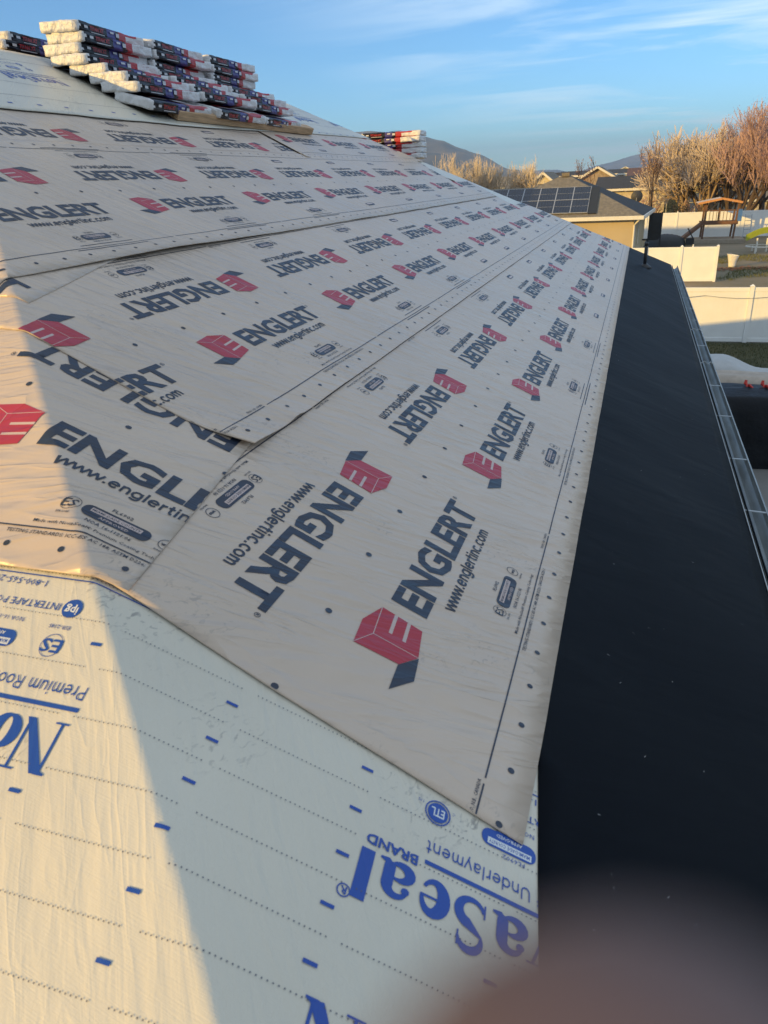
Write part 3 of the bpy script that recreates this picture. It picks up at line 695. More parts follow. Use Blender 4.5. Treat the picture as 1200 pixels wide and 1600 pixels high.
slab('path', [(29.2, -40), (31.6, -40), (31.6, 14), (29.2, 14)], ZG - .006, mat('pale gravel path', (.30, .26, .20), .9, scale=12, bump=.01))
slab('yard', [(31.7, -60), (85, -60), (85, 20), (31.7, 20)], ZG - .012, DIRT)
# lawn blades (uncountable): one object
random.seed(3)
b = MB()
for _ in range(9000):
    x = random.uniform(22.8, 28.6); y = random.uniform(-7.5, -1.0); h = random.uniform(.03, .075); a = random.uniform(0, 6.28); w = .012
    b.add([(x - w * math.cos(a), y - w * math.sin(a), ZG), (x + w * math.cos(a), y + w * math.sin(a), ZG), (x + random.uniform(-.03, .03), y + random.uniform(-.03, .03), ZG + h)], [(0, 1, 2)])
tag(b.build('grass', mat('grass blades', (.05, .065, .022), .8, col2=(.09, .09, .04), scale=3)), 'short grass on the strip in front of the fence', None, None, 'stuff')
b = MB()
for _ in range(9000):
    x = random.uniform(46, 60); y = random.uniform(-12, -3); h = random.uniform(.04, .16); a = random.uniform(0, 6.28); w = .02
    if noise.noise(Vector((x * .22, y * .35, 5))) < -.02: continue
    b.add([(x - w * math.cos(a), y - w * math.sin(a), ZG - .01), (x + w * math.cos(a), y + w * math.sin(a), ZG - .01), (x + random.uniform(-.08, .08), y + random.uniform(-.08, .08), ZG + h)], [(0, 1, 2)])
tag(b.build('dry_grass', mat('dry grass blades', (.16, .15, .05), .9, col2=(.10, .11, .035), scale=.5)), 'patchy dry grass in the dirt yard behind the fences', None, None, 'stuff')
b = MB(); LEAFL = mat('fallen leaves', (.34, .12, .04), .9, col2=(.20, .09, .04), scale=4)
for _ in range(2600):
    x = random.uniform(49.5, 54); y = random.uniform(-11, -4.3); s = random.uniform(.04, .09); a = random.uniform(0, 6.28)
    if abs(x - 51.4 - .5 * noise.noise(Vector((y * .5, 0, 0)))) > 1.1 * random.random() + .2: continue
    b.add([(x + s * math.cos(a + t), y + s * math.sin(a + t), ZG + .01 + random.random() * .04) for t in (0, 1.6, 3.1, 4.7)], [(0, 1, 2, 3)])
tag(b.build('fallen_leaves', LEAFL), 'rusty fallen leaves around the white bag', None, None, 'stuff')
# ============================================================ fences
VIN = mat('white vinyl', (.78, .79, .78), .38, var=.03, scale=2)
def fence(label, X, y0, y1, h, pw, group, zg=ZG, posts=None, lean=0):
    o = empty('vinyl_fence', (X, (y0 + y1) / 2, zg), label, 'fence', group); inv = Matrix.Translation((-X, -(y0 + y1) / 2, -zg))
    ys = posts or [y0 + k * pw for k in range(int((y1 - y0) / pw) + 1)]
    for y in ys:
        b = MB(); b.box((X, y, zg + (h + .06) / 2), (.13, .13, h + .06)); b.add([(X - .08, y - .08, zg + h + .06), (X + .08, y - .08, zg + h + .06), (X + .08, y + .08, zg + h + .06), (X - .08, y + .08, zg + h + .06), (X, y, zg + h + .13)], [(0, 1, 4), (1, 2, 4), (2, 3, 4), (3, 0, 4), (0, 3, 2, 1)])
        b.build('post', VIN, o).matrix_parent_inverse = inv
    for ya, yb in zip(ys[:-1], ys[1:]):
        b = MB(); n_ = max(1, round((yb - ya - .13) / .152)); w = (yb - ya - .13) / n_
        for k in range(n_): b.box((X, ya + .065 + (k + .5) * w, zg + h / 2), (.024, w - .006, h - .1))
        b.box((X, (ya + yb) / 2, zg + h / 2), (.016, yb - ya - .14, h - .12))
        b.build('panel', VIN, o).matrix_parent_inverse = inv
        for z in (h - .05, .09):
            b = MB(); b.box((X, (ya + yb) / 2, zg + z), (.05, yb - ya - .134, .14)); b.build('rail', VIN, o, bevel=.006).matrix_parent_inverse = inv
yp = PX(1168, 500, 28.8)[1]
fence('white vinyl privacy fence nearest the house, half in shadow', 28.8, yp - 9.8, yp + 9.8, 1.86, 2.45, 'white vinyl fences', posts=[yp + 2.45 * k for k in range(-4, 6)])
ye = PX(1119, 410, 45.4)[1]; ym = PX(1063, 410, 45.4)[1]; pw2 = ym - ye
fence('sunlit white vinyl fence section ending in the yard, behind the nearer fence', 45.4, ye, ye + 6 * pw2, 1.80, pw2, 'white vinyl fences', posts=[ye + pw2 * k for k in range(7)])
y3 = PX(1057, 350, 76)[1]
fence('far white vinyl fence in shade behind the playset', 76, y3 - 22, y3 + 14, 2.15, 2.6, 'white vinyl fences', posts=[y3 + 2.6 * k for k in range(-9, 6)])
# cable drooping along the near fence
b = MB(); b.tube([(28.71, yp + 4 - .5 * k, ZG + 1.62 - .10 * math.sin(math.pi * (k % 5) / 5)) for k in range(0, 14)], .008, 5)
tag(b.build('cable', mat('grey cable', (.25, .25, .25))), 'thin cable drooping along the top of the near fence', 'cable')
# ============================================================ houses
SHG = mat('grey brown shingles', (.23, .20, .155), .9, col2=(.15, .135, .11), scale=5, bump=.02, bscale=12)
SHD = mat('dark grey and shaded shingles', (.05, .052, .055), .9, col2=(.035, .036, .04), scale=4, bump=.02, bscale=12)
SHR = mat('reddish brown shingles', (.16, .085, .065), .9, col2=(.11, .06, .05), scale=4)
TRIM = mat('white trim', (.70, .68, .62), .5, var=.04)
GLASS = mat('window glass', (.03, .04, .05), .08, var=.3)
SID1 = mat('cream siding', (.55, .49, .38), .8, var=.06, scale=2); SID2 = mat('olive yellow siding', (.42, .38, .20), .8, var=.06, scale=2); SIDS = mat('stone veneer', (.40, .33, .27), .9, col2=(.24, .20, .17), scale=3)
def part(o, mb, name, m_, inv, **k):
    q = mb.build(name, m_, o, **k); q.matrix_parent_inverse = inv; return q
def window(o, inv, x, y, z, w, h, axis='x', side=-1):
    b = MB(); t = .06
    d = (.05, w, t) if axis == 'x' else (w, .05, t); e = (.05, t, h) if axis == 'x' else (t, .05, h)
    b.box((x, y, z + h / 2), d); b.box((x, y, z - h / 2), d)
    for s in (-1, 1): b.box((x, y + s * (w / 2 - t / 2), z) if axis == 'x' else (x + s * (w / 2 - t / 2), y, z), (e[0], e[1], h - t))
    f = part(o, b, 'window', TRIM, inv)
    b = MB(); b.box((x + (.01 if axis == 'x' else 0), y + (0 if axis == 'x' else .01), z), ((.02, w - .1, h - .1) if axis == 'x' else (w - .1, .02, h - .1)))
    p_ = b.build('pane', GLASS, f); p_.matrix_parent_inverse = inv
# neighbour's house with the solar array
X0, ze, sl_ = 50.0, PX(1005, 337, 50)[2], .49
yR = PX(1005, 337, 50)[1]; ap = PX(885, 270, 55.1); hw = 5.1; yA = ap[1]; zA = ze + sl_ * hw
nh = empty('house', (55, 8, ZG), 'tan stucco house with hip roof and solar panels, next door', 'house'); inv = Matrix.Translation((-55, -8, -ZG))
yL = 2 * yA - yR
def onroof(px, py):
    r = ray(px, py); n = np.array([-sl_, 0, 1.0]); p0 = np.array([X0, 0, ze]); t = n @ (p0 - CAM) / (n @ r); return CAM + r * t
q = onroof(836, 293); zr = q[2]; yq = q[1]; xr = q[0]
b = MB()
yEnd = yq + 11
b.add([(X0, yR, ze), (X0, yEnd, ze), (xr, yEnd, zr), (xr, yq, zr), (X0 + hw, yA, zA)], [(0, 4, 3, 2, 1)])
b.add([(X0 + 2 * hw, yR, ze), (X0 + 2 * hw, yL, ze), (xr, yL, zr), (2 * xr - X0, yEnd, ze), (2 * xr - X0, yL, ze)], [])
b.add([(X0, yR, ze), (X0 + hw, yA, zA), (X0 + 2 * hw, yR - .75, ze)], [(0, 2, 1)], 1)  # hip faces turned from the sun: shade put in as darker shingle
b.add([(X0 + hw, yA, zA), (X0 + 2 * hw, yR - .75, ze), (X0 + 2 * hw, yL, ze)], [(0, 1, 2)], 1)
b.add([(X0 + hw, yA, zA), (X0 + 2 * hw, yL, ze), (xr, yq, zr)], [(0, 1, 2)])
b.add([(xr, yq, zr), (xr, yEnd, zr), (2 * xr - X0, yEnd, ze), (2 * xr - X0, yq, ze)], [(0, 1, 2, 3)])
b.add([(X0, yEnd, ze), (xr, yEnd, zr), (2 * xr - X0, yEnd, ze)], [(0, 1, 2)])
b.add([(X0 + .02, yR + .02, ze - .01), (X0 + 2 * hw, yR - .73, ze - .01), (X0 + 2 * hw, yEnd, ze - .01), (X0 + .02, yEnd, ze - .01)], [(0, 1, 2, 3)])
rf = part(nh, b, 'roof', [SHG, SHD], inv)
b = MB(); b.box((X0 + hw - .3, yA, zA - .05), (.35, .5, .22)); part(nh, b, 'roof_vent', SHG, inv)
b = MB()
b.box((X0 - .05, (yR + yEnd) / 2, ze - .10), (.09, yEnd - yR + .1, .22)); b.bar((X0, yR - .05, ze - .10), (X0 + 2 * hw, yR - .80, ze - .10), .09, .2); part(nh, b, 'fascia', TRIM, inv)
STN = mat('warm tan stucco', (.46, .38, .25), .9, var=.05, scale=.7, bump=.01, bscale=20)
b = MB(); wf = [(X0 + .45, yR + .5), (X0 + 2 * hw - .45, yR - .2), (X0 + 2 * hw - .45, yEnd - .5), (X0 + .45, yEnd - .5)]
b.add([(x, y, ZG) for x, y in wf] + [(x, y, ze - .12) for x, y in wf], [(0, 1, 5, 4), (1, 2, 6, 5), (2, 3, 7, 6), (3, 0, 4, 7), (4, 5, 6, 7)]); part(nh, b, 'wall', STN, inv)
b = MB(); b.tube([(X0 + .0, yR + .1, ze - .12), (X0 + .25, yR + .35, ze - .4), (X0 + .40, yR + .46, ze - .55), (X0 + .40, yR + .46, ZG + .2)], .05, 8); part(nh, b, 'downspout', TRIM, inv)
window(nh, inv, X0 + 1.7, yR + .38, ze - 1.2, 1.1, 1.3, 'y'); window(nh, inv, X0 + 4.4, yR + .19, ze - 1.2, 1.3, 1.3, 'y')
# screened porch corner
DK = mat('dark screen', (.02, .022, .025), .6)
b = MB()
for yy in (yR - .5, yR - 1.3): b.bar((X0 + 8.5, yy, ZG), (X0 + 8.5, yy, ze - .2), .1, .1)
b.bar((X0 + 8.5, yR - 1.2, ze - 2.0), (X0 + 8.5, yR - .1, ze - 2.0), .06, .1); b.box((X0 + 8.52, yR - .9, ze - 1.1), (.03, .75, 1.7)); part(nh, b, 'porch_screen', DK, inv)
# solar panels: two rows of portrait modules
CELL = bpy.data.materials.new('solar cells'); CELL.use_nodes = True; n = CELL.node_tree.nodes; l = CELL.node_tree.links
pb = n['Principled BSDF']; pb.inputs['Roughness'].default_value = .22; pb.inputs['Specular IOR Level'].default_value = .35
t = n.new('ShaderNodeTexCoord'); bk = n.new('ShaderNodeTexBrick'); bk.offset = 0; bk.inputs['Color1'].default_value = (.006, .010, .026, 1); bk.inputs['Color2'].default_value = (.010, .015, .036, 1); bk.inputs['Mortar'].default_value = (.035, .045, .07, 1)
bk.inputs['Scale'].default_value = 1; bk.inputs['Brick Width'].default_value = .165; bk.inputs['Row Height'].default_value = .165; bk.inputs['Mortar Size'].default_value = .008
l.new(t.outputs['Object'], bk.inputs['Vector']); l.new(bk.outputs['Color'], pb.inputs['Base Color'])
ALU = mat('aluminium frame', (.42, .44, .47), .4, metal=.3)
ta = math.atan(sl_); A_ = onroof(925, 294); B_ = onroof(917, 335)
yS = (A_[1] + B_[1]) / 2; xtop = A_[0]; slope_len = (A_[0] - B_[0]) / math.cos(ta); ph = slope_len / 2; pw = 1.06
for r in range(2):
    for c in range(13 if r == 0 else 13):
        cx_s = (r + .5) * ph; X = B_[0] + cx_s * math.cos(ta); Z = ze + (X - X0) * sl_ + .10; Y = yS + (c + .5) * pw
        if Y > yEnd - .6: break
        Rm = Matrix.Rotation(-ta, 3, 'Y')
        b = MB(); b.box((0, 0, 0), (ph - .03, pw - .03, .03))
        o = b.build('solar_panel', CELL, nh); M4 = Matrix.Translation((X, Y, Z)) @ Rm.to_4x4(); o.matrix_parent_inverse = inv; o.matrix_basis = M4
        b = MB()
        for s in (-1, 1): b.box((0, s * (pw / 2 - .012), .004), (ph - .004, .022, .045)); b.box((s * (ph / 2 - .012), 0, .004), (.022, pw - .046, .045))
        b.box((0, 0, .018), (.014, pw - .05, .004))
        f = b.build('frame', ALU, o)
b = MB(); b.box((0, 0, 0), (slope_len + .04, .5, .05)); o = b.build('panel_skirt', DK, nh); o.matrix_parent_inverse = inv
o.matrix_basis = Matrix.Translation((B_[0] + slope_len / 2 * math.cos(ta), yS - .28, ze + (B_[0] + slope_len / 2 * math.cos(ta) - X0) * sl_ + .05)) @ Matrix.Rotation(-ta, 4, 'Y')
# satellite dish on the house behind
def gable(label, X, yc, w, d, z_e, pitch, ridge, wallm, roofm, wins=(), group='houses beyond the yards'):
    """ridge 'x': gable end faces the camera, 'y': eave faces the camera"""
    o = empty('house', (X, yc, ZG), label, 'house', group); inv = Matrix.Translation((-X, -yc, -ZG))
    b = MB(); b.box((X + d / 2, yc, (z_e + ZG) / 2), (d, w, z_e - ZG)); hw_ = (w if ridge == 'x' else d) / 2; zr_ = z_e + hw_ * pitch
    if ridge == 'x': b.add([(X, yc - w / 2, z_e), (X, yc + w / 2, z_e), (X, yc, zr_), (X + d, yc - w / 2, z_e), (X + d, yc + w / 2, z_e), (X + d, yc, zr_)], [(0, 2, 1), (3, 4, 5), (0, 3, 5, 2), (1, 2, 5, 4)])
    part(o, b, 'wall', wallm, inv)
    ov = .45; b = MB(); t_ = .12
    if ridge == 'x':
        for s in (-1, 1):
            p = [(X - ov, yc, zr_ + .06), (X + d + ov, yc, zr_ + .06), (X + d + ov, yc + s * (hw_ + ov), z_e - ov * pitch + .06), (X - ov, yc + s * (hw_ + ov), z_e - ov * pitch + .06)]
            b.add(p + [(x, y, z + t_) for x, y, z in p], [(0, 1, 2, 3), (4, 7, 6, 5), (0, 3, 7, 4), (1, 5, 6, 2), (3, 2, 6, 7)])
    else:
        for s in (-1, 1):
            p = [(X + hw_, yc - w / 2 - ov, zr_ + .06), (X + hw_, yc + w / 2 + ov, zr_ + .06), (X + hw_ + s * (hw_ + ov), yc + w / 2 + ov, z_e - ov * pitch + .06), (X + hw_ + s * (hw_ + ov), yc - w / 2 - ov, z_e - ov * pitch + .06)]
            b.add(p + [(x, y, z + t_) for x, y, z in p], [(0, 1, 2, 3), (4, 7, 6, 5), (0, 3, 7, 4), (1, 5, 6, 2), (3, 2, 6, 7)])
        b.add([(X, yc - w / 2 + .01, z_e), (X + d, yc - w / 2 + .01, z_e), (X + hw_, yc - w / 2 + .01, zr_)], [(0, 1, 2)]); b.add([(X, yc + w / 2 - .01, z_e), (X + d, yc + w / 2 - .01, z_e), (X + hw_, yc + w / 2 - .01, zr_)], [(0, 1, 2)])
    part(o, b, 'roof', roofm, inv)
    b = MB()
    if ridge == 'x':
        for s in (-1, 1): b.bar((X - ov - .03, yc + s * .02, zr_ + .05), (X - ov - .03, yc + s * (hw_ + ov), z_e - ov * pitch + .05), .07, .26)
    else: b.box((X - ov - .03, yc, z_e - ov * pitch + .03), (.07, w + 2 * ov, .24))
    part(o, b, 'trim', TRIM, inv)
    for (dy_, z_, ww, hh) in wins: window(o, inv, X - .02, yc + dy_, z_, ww, hh)
    return o, inv
def gpx(label, X, xl, xr_, y_eave, y_ridge, d, ridge, wallm, roofm, wins=()):
    """sized so that the front wall spans photo columns xl..xr_ at distance X"""
    A = PX(xl, y_eave, X); B = PX(xr_, y_eave, X); w = abs(A[1] - B[1]); yc = (A[1] + B[1]) / 2; z_e = (A[2] + B[2]) / 2
    if ridge == 'x': zr_ = PX((xl + xr_) / 2, y_ridge, X)[2]; pitch = (zr_ - z_e) / (w / 2)
    else: zr_ = PX((xl + xr_) / 2, y_ridge, X + d / 2)[2]; pitch = (zr_ - z_e) / (d / 2)
    return gable(label, X, yc, w, d, z_e, pitch, ridge, wallm, roofm, wins)
gpx('long house with dark grey roof behind the solar panel house', 92, 935, 1040, 295, 277, 13, 'y', SID1, SHD, [(-3, -2.6, 1.6, 1.2), (1.5, -2.6, 1.2, 1.2), (-6.2, -2.8, 1.0, 1.6)])
gpx('cream house whose stone gable rises above the dark grey roof', 112, 908, 958, 277, 262, 12, 'x', SIDS, SHG, [(0, -1.0, 1.2, 1.0)])
gpx('dark roofed house behind the cream gable', 128, 876, 975, 274, 268, 12, 'y', SID1, SHD)
gpx('cream house with white gable trim left of the hip roof peak', 104, 828, 868, 288, 271, 12, 'x', SID1, SHG, [(-.6, .2, 1.0, 1.2)])
gpx('house with brown roof between the left bare trees', 100, 790, 845, 300, 291, 8, 'y', SID1, SHG)
gpx('olive yellow house with gable behind the bare trees', 96, 1016, 1080, 292, 262, 16, 'x', SID2, SHR, [(1.0, -.9, 1.0, 1.5), (-1.6, -.9, 1.0, 1.5)])
gpx('house with reddish roof left of the yellow gable', 100, 985, 1030, 276, 264, 10, 'y', SID1, SHR)
gpx('white house mostly hidden behind the red leaved trees', 104, 1130, 1215, 312, 290, 10, 'y', SID1, SHG, [(2, -2, 1.2, 1.2)])
gable('unseen two storey house added behind the roof to shade the far yard', 32, 29.0, 14, 12, 3.3, .6, 'y', SID1, SHD, group='houses beyond the yards')  # unseen house, added only for its shadow on far fence and playset
random.seed(21)
for k in range(6):          # streets farther down the valley
    X = 150 + 38 * k; y = X * math.tan((-.20, .17, -.05, .09, -.14, .02)[k])
    gable('small far house with %s walls and %s roof' % (('cream', 'stone brown', 'olive')[k % 3], ('grey brown', 'dark grey')[k // 3]), X, y, 13, 10, ZG + 3.4 + .3 * k, .42, 'xyxyyx'[k], (SID1, SIDS, SID2)[k % 3], (SHG, SHD)[k // 3], group='small distant houses of the valley')
dp = PX(995, 307, 74)
ds = empty('satellite_dish', dp, 'grey satellite dish on a short mast beyond the hip roof', 'satellite dish')
b = MB(); ring_ = [(.10 * (r / 4) ** 2 * 1.4, .5 * r / 4 * math.cos(2 * math.pi * k / 16), .5 * r / 4 * math.sin(2 * math.pi * k / 16)) for r in range(5) for k in range(16)]
b.add(ring_, [(r * 16 + k, r * 16 + (k + 1) % 16, (r + 1) * 16 + (k + 1) % 16, (r + 1) * 16 + k) for r in range(4) for k in range(16)]); b.build('dish', mat('dark grey dish', (.03, .035, .045), .6), ds, True)
b = MB(); b.tube([(.05, 0, -.1), (.1, 0, -3.0 )], .05, 8); b.tube([(0, 0, -.7), (-.6, 0, -.1)], .03, 6); b.build('mast', mat('grey mast', (.3, .3, .3)), ds)
# ============================================================ trees
def tree(label, base, h, spread, seed, bark, twigm, name='bare_tree', leafm=None, upright=.5, trunk=.16, levels=5, twig_r=.018, leaves=0, multi=1, group='bare trees beyond the yards', leaf_s=.09, kids=(3, 4), t0=.30):
    rnd = random.Random(seed); o = empty(name, base, label, 'tree', group)
    tb = MB(); cbm = MB(); tips = []
    def grow(p, d, ln, r, lv):
        n = 3; pts = [p]; q = p; dd = d
        for k in range(n):
            dd = (dd + Vector((rnd.gauss(0, .11), rnd.gauss(0, .11), rnd.gauss(.02, .06) + .06 * upright))).normalized(); q = q + dd * ln / n; pts.append(q)
        r1 = r * .62
        (tb if lv > 1 else cbm).tube(pts, [max(twig_r, r + (r1 - r) * k / n) for k in range(n + 1)], 6 if lv > 2 else 3, 0, False)
        if lv == 0:
            tips.append((pts[-1], dd)); 
            if leaves:
                for w in pts[1:]: tips.append((w, dd))
            return
        nk = rnd.randint(*kids) + (1 if lv <= 2 else 0)
        for k in range(nk):
            t = rnd.uniform(.45, 1.0) if k else 1.0; i_ = min(int(t * n), n - 1); s = pts[i_] + (pts[i_ + 1] - pts[i_]) * (t * n - i_)
            a = rnd.uniform(0, 6.28); e = rnd.uniform(.25, .75) * spread; e = e * .4 if k == 0 else e
            side = dd.cross(Vector((math.cos(a), math.sin(a), .3))).normalized()
            nd = (dd * math.cos(e) + side * math.sin(e)); nd.z += .22 * upright; nd.normalize()
            grow(s, nd, ln * rnd.uniform(.62, .86), r1 * rnd.uniform(.6, .85), lv - 1)
    for k in range(multi):
        a = k * 6.28 / multi + rnd.random(); ofs = Vector((math.cos(a), math.sin(a), 0)) * (.3 if multi > 1 else 0) * (1 + k * .2)
        d0 = Vector((math.cos(a) * .18 * (multi > 1), math.sin(a) * .18 * (multi > 1), 1)).normalized()
        grow(ofs, d0, h * t0, trunk / math.sqrt(multi), levels)
    zmax = max(v[2] for v in cbm.v); s_ = h / zmax
    for B_ in (tb, cbm): B_.v = [(x * s_, y * s_, z * s_) for x, y, z in B_.v]
    tb.build('trunk', bark, o, True)
    for p, d in tips:
        for _ in range(leaves):
            c = Vector(p) * s_ + Vector((rnd.gauss(0, .16), rnd.gauss(0, .16), rnd.gauss(0, .16))); a = Vector((rnd.gauss(0, 1), rnd.gauss(0, 1), rnd.gauss(0, 1))).normalized(); bb = a.cross(Vector((rnd.gauss(0, 1), rnd.gauss(0, 1), rnd.gauss(0, 1)))).normalized(); sz = leaf_s * rnd.uniform(.6, 1.3)
            cbm.add([c - a * sz, c + bb * sz * .6, c + a * sz, c - bb * sz * .6], [(0, 1, 2, 3)], 1)
    cbm.build('crown', [twigm, leafm or twigm], o)
    return o
BARK = mat('dark bark', (.085, .06, .045), .9, scale=8); BARKL = mat('pale bark', (.34, .25, .16), .9, scale=8)
TWB = mat('blond twigs', (.60, .51, .40), .9, scale=2); TWT = mat('tan twigs', (.54, .45, .37), .9, scale=2); TWR = mat('reddish twigs', (.44, .30, .28), .9, scale=2); TWD = mat('dark twigs', (.13, .08, .06), .9, scale=2)
LRED = mat('dull red leaves', (.42, .22, .17), .8, col2=(.30, .17, .14), scale=1.5); LPNK = mat('faded red leaves', (.50, .34, .27), .8, col2=(.38, .24, .19), scale=1.5)
def tpx(label, X, xb, ytop, spread, seed, bark, tw, **k):
    p = PX(xb, ytop, X); tree(label, (X, p[1], ZG), p[2] - ZG, spread, seed, bark, tw, **k)
tpx('wispy blond bare tree nearest the far bundle stack', 84, 672, 240, .6, 1, BARKL, TWB, upright=1.3, trunk=.10, levels=3, twig_r=.014)
for q, (xb, yt, sd) in enumerate([(716, 250, 2), (734, 236, 3), (754, 242, 4), (776, 256, 5)]):
    tpx(['blond bare tree left in the cluster beyond the ridge', 'tallest blond bare tree of the cluster beyond the ridge', 'blond bare tree right of the tallest in the cluster', 'low blond bare tree at the right end of the cluster'][q], 88 + 2 * q, xb, yt, .7, sd, BARKL, TWB, upright=1.1, trunk=.13, multi=3, levels=4, kids=(3, 4), twig_r=.013)
tpx('round blond bare tree just left of the solar panels', 96, 822, 240, .9, 8, BARKL, TWB, upright=.8, trunk=.16, multi=3, levels=4, kids=(3, 5), twig_r=.015)
tpx('small tree with a few dull red leaves above the hip roof peak', 84, 903, 246, .8, 12, BARK, TWD, leafm=LRED, name='leafy_tree', leaves=1, levels=4, trunk=.12, leaf_s=.06, kids=(2, 3))
tpx('slim dark tree with sparse pink leaves in front of the olive house', 78, 1030, 214, .75, 15, BARK, TWD, leafm=LPNK, name='leafy_tree', leaves=1, levels=5, upright=1.2, trunk=.17, kids=(2, 3), leaf_s=.05, twig_r=.013)
tpx('wide round tan bare tree behind the playset', 86, 1106, 188, 1.35, 22, BARKL, TWT, upright=.55, trunk=.34, levels=4, kids=(4, 6), twig_r=.012, multi=5, t0=.16)
tpx('tan bare tree right behind the playset roof', 90, 1150, 186, 1.35, 25, BARKL, TWT, upright=.6, trunk=.3, levels=4, kids=(4, 5), twig_r=.012, multi=4, t0=.18)
tpx('tall red leaved tree at the right picture edge', 80, 1188, 152, 1.15, 31, BARK, TWR, name='leafy_tree', leafm=LRED, leaves=1, levels=4, upright=1.0, trunk=.28, kids=(4, 6), leaf_s=.05, multi=2, t0=.22, twig_r=.012)
tpx('red leaved tree left of the tallest one at the right edge', 84, 1164, 172, 1.15, 33, BARK, TWR, name='leafy_tree', leafm=LPNK, leaves=1, levels=4, upright=1.0, trunk=.24, kids=(4, 6), leaf_s=.05, multi=2, t0=.22, twig_r=.012)
tpx('big reddish tree partly outside the right picture edge', 88, 1222, 156, 1.2, 36, BARK, TWR, name='leafy_tree', leafm=LRED, leaves=1, levels=4, upright=1.0, trunk=.3, kids=(4, 5), leaf_s=.06, multi=2, t0=.2, twig_r=.012)
def shrub(label, X, px, py, h, w, seed, m_, group='shrubs behind the far fence', name='shrub'):
    p = PX(px, py, X); rnd = random.Random(seed); o = empty(name, (X, p[1], ZG), label, 'shrub', group)
    b = MB(); tb = MB()
    for k in range(14):
        a = rnd.uniform(0, 6.28); tb.tube([(0, 0, 0), (math.cos(a) * w * .3, math.sin(a) * w * .3, h * .5), (math.cos(a) * w * .5, math.sin(a) * w * .5, h * rnd.uniform(.7, 1))], [.04, .025, .01], 4, 0, False)
    for k in range(900):
        a = rnd.uniform(0, 6.28); r = w * .5 * math.sqrt(rnd.random()); z = h * rnd.uniform(.15, 1) * (1 - .4 * (r / w * 2) ** 2); c = Vector((r * math.cos(a), r * math.sin(a), z)); s = rnd.uniform(.04, .09)
        u = Vector((rnd.gauss(0, 1), rnd.gauss(0, 1), rnd.gauss(0, 1))).normalized(); v = u.cross(Vector((rnd.gauss(0, 1), rnd.gauss(0, 1), .3))).normalized(); b.add([c - u * s, c + v * s * .6, c + u * s, c - v * s * .6], [(0, 1, 2, 3)])
    tb.build('stems', BARK, o); b.build('foliage', m_, o)
shrub('rust coloured shrub beside the slim dark tree', 82, 1012, 330, 3.6, 3.0, 1, LRED)
shrub('dark evergreen shrub behind the far fence, right of the slim tree', 82, 1058, 330, 3.4, 2.2, 2, mat('dark green foliage', (.03, .035, .02), .8))
shrub('pale pink shrub behind the far fence, right of the dark evergreen', 84, 1078, 330, 3.2, 2.6, 3, LPNK)
shrub('orange brown shrub behind the far fence by the satellite dish', 84, 995, 325, 3.8, 3.2, 4, LPNK)
# ============================================================ playset and yard objects
WD = mat('weathered brown timber', (.20, .10, .055), .8, col2=(.12, .065, .04), scale=3, stretch=(1, 1, 4)); WDO = mat('orange timber', (.52, .25, .09), .7)
XP = 70.5; yl = PX(1096, 375, XP)[1]; yr = PX(1144, 375, XP)[1]; zd = PX(1120, 348, XP)[2]; zp = PX(1128, 309, XP)[2]; zl = PX(1093, 317, XP)[2]
ps = empty('playset', (XP, (yl + yr) / 2, ZG), 'wooden playset with gabled roof, raised deck and ramp in front of the far fence', 'playset'); inv = Matrix.Translation((-XP, -(yl + yr) / 2, -ZG))
for xx in (XP, XP + 2.2):
    for k, (y, yt) in enumerate(((yl, yl - .1), (yr, yr - .15))):
        b = MB(); b.bar((xx, y, ZG), (xx, yt, zl + .1), .14, .14); part(ps, b, 'post', WD, inv)
b = MB(); b.bar((XP + 1.1, (yl + yr) / 2, zd), (XP + 1.1, (yl + yr) / 2, zp - .1), .12, .12); part(ps, b, 'post', WD, inv)
b = MB(); b.box((XP + 1.1, (yl + yr) / 2, zd), (2.4, abs(yr - yl) + .4, .10)); b.box((XP - .13, (yl + yr) / 2, zd - .02), (.05, abs(yr - yl) + .5, .26)); part(ps, b, 'deck', WD, inv)
b = MB(); n_ = 9
for k in range(n_): y = yl + (yr - yl) * (k + .5) / n_; b.bar((XP - .02, y, zd + .05), (XP - .02, y, zd + .95), .04, .05)
b.bar((XP - .02, yl, zd + .95), (XP - .02, yr, zd + .95), .06, .08); part(ps, b, 'railing', WD, inv)
b = MB(); b.bar((XP - .1, yr - .3, zd + .1), (XP - .1, yr - .3, zd + 1.0), .3, .5); part(ps, b, 'blue_panel', mat('blue plastic', (.06, .16, .42), .5), inv)
ym_ = PX(1129, 309, XP)[1]; yo1 = PX(1091, 318, XP)[1]; yo2 = PX(1160, 317, XP)[1]
for s, (ye_, mm) in enumerate(((yo1, mat('pale roof boards', (.55, .46, .38), .8)), (yo2, WDO))):  # one slope pale, the other orange timber
    b = MB(); p = [(XP - .4, ym_, zp), (XP + 2.6, ym_, zp), (XP + 2.6, ye_, zl), (XP - .4, ye_, zl)]
    b.add(p + [(x, y, z - .07) for x, y, z in p], [(0, 1, 2, 3), (4, 7, 6, 5), (0, 3, 7, 4), (1, 5, 6, 2), (3, 2, 6, 7)]); part(ps, b, 'roof', mm, inv)
    b = MB(); b.bar((XP - .45, ym_, zp - .05), (XP - .45, ye_, zl - .05), .06, .16); part(ps, b, 'rafter', WDO, inv)
pr0 = PX(1057, 374, XP - .5); b = MB(); b.bar((XP, yl + .1, zd), (XP - .8, pr0[1], ZG + .1), .5, .22); part(ps, b, 'ramp', WD, inv)
b = MB(); b.box((XP + .6, (yl + yr) / 2, ZG + .15), (3.2, abs(yr - yl) + 1.6, .3)); tag(b.build('sandbox', mat('pale timber edging', (.32, .27, .21), .9)), 'low timber sandbox under the playset', 'sandbox')
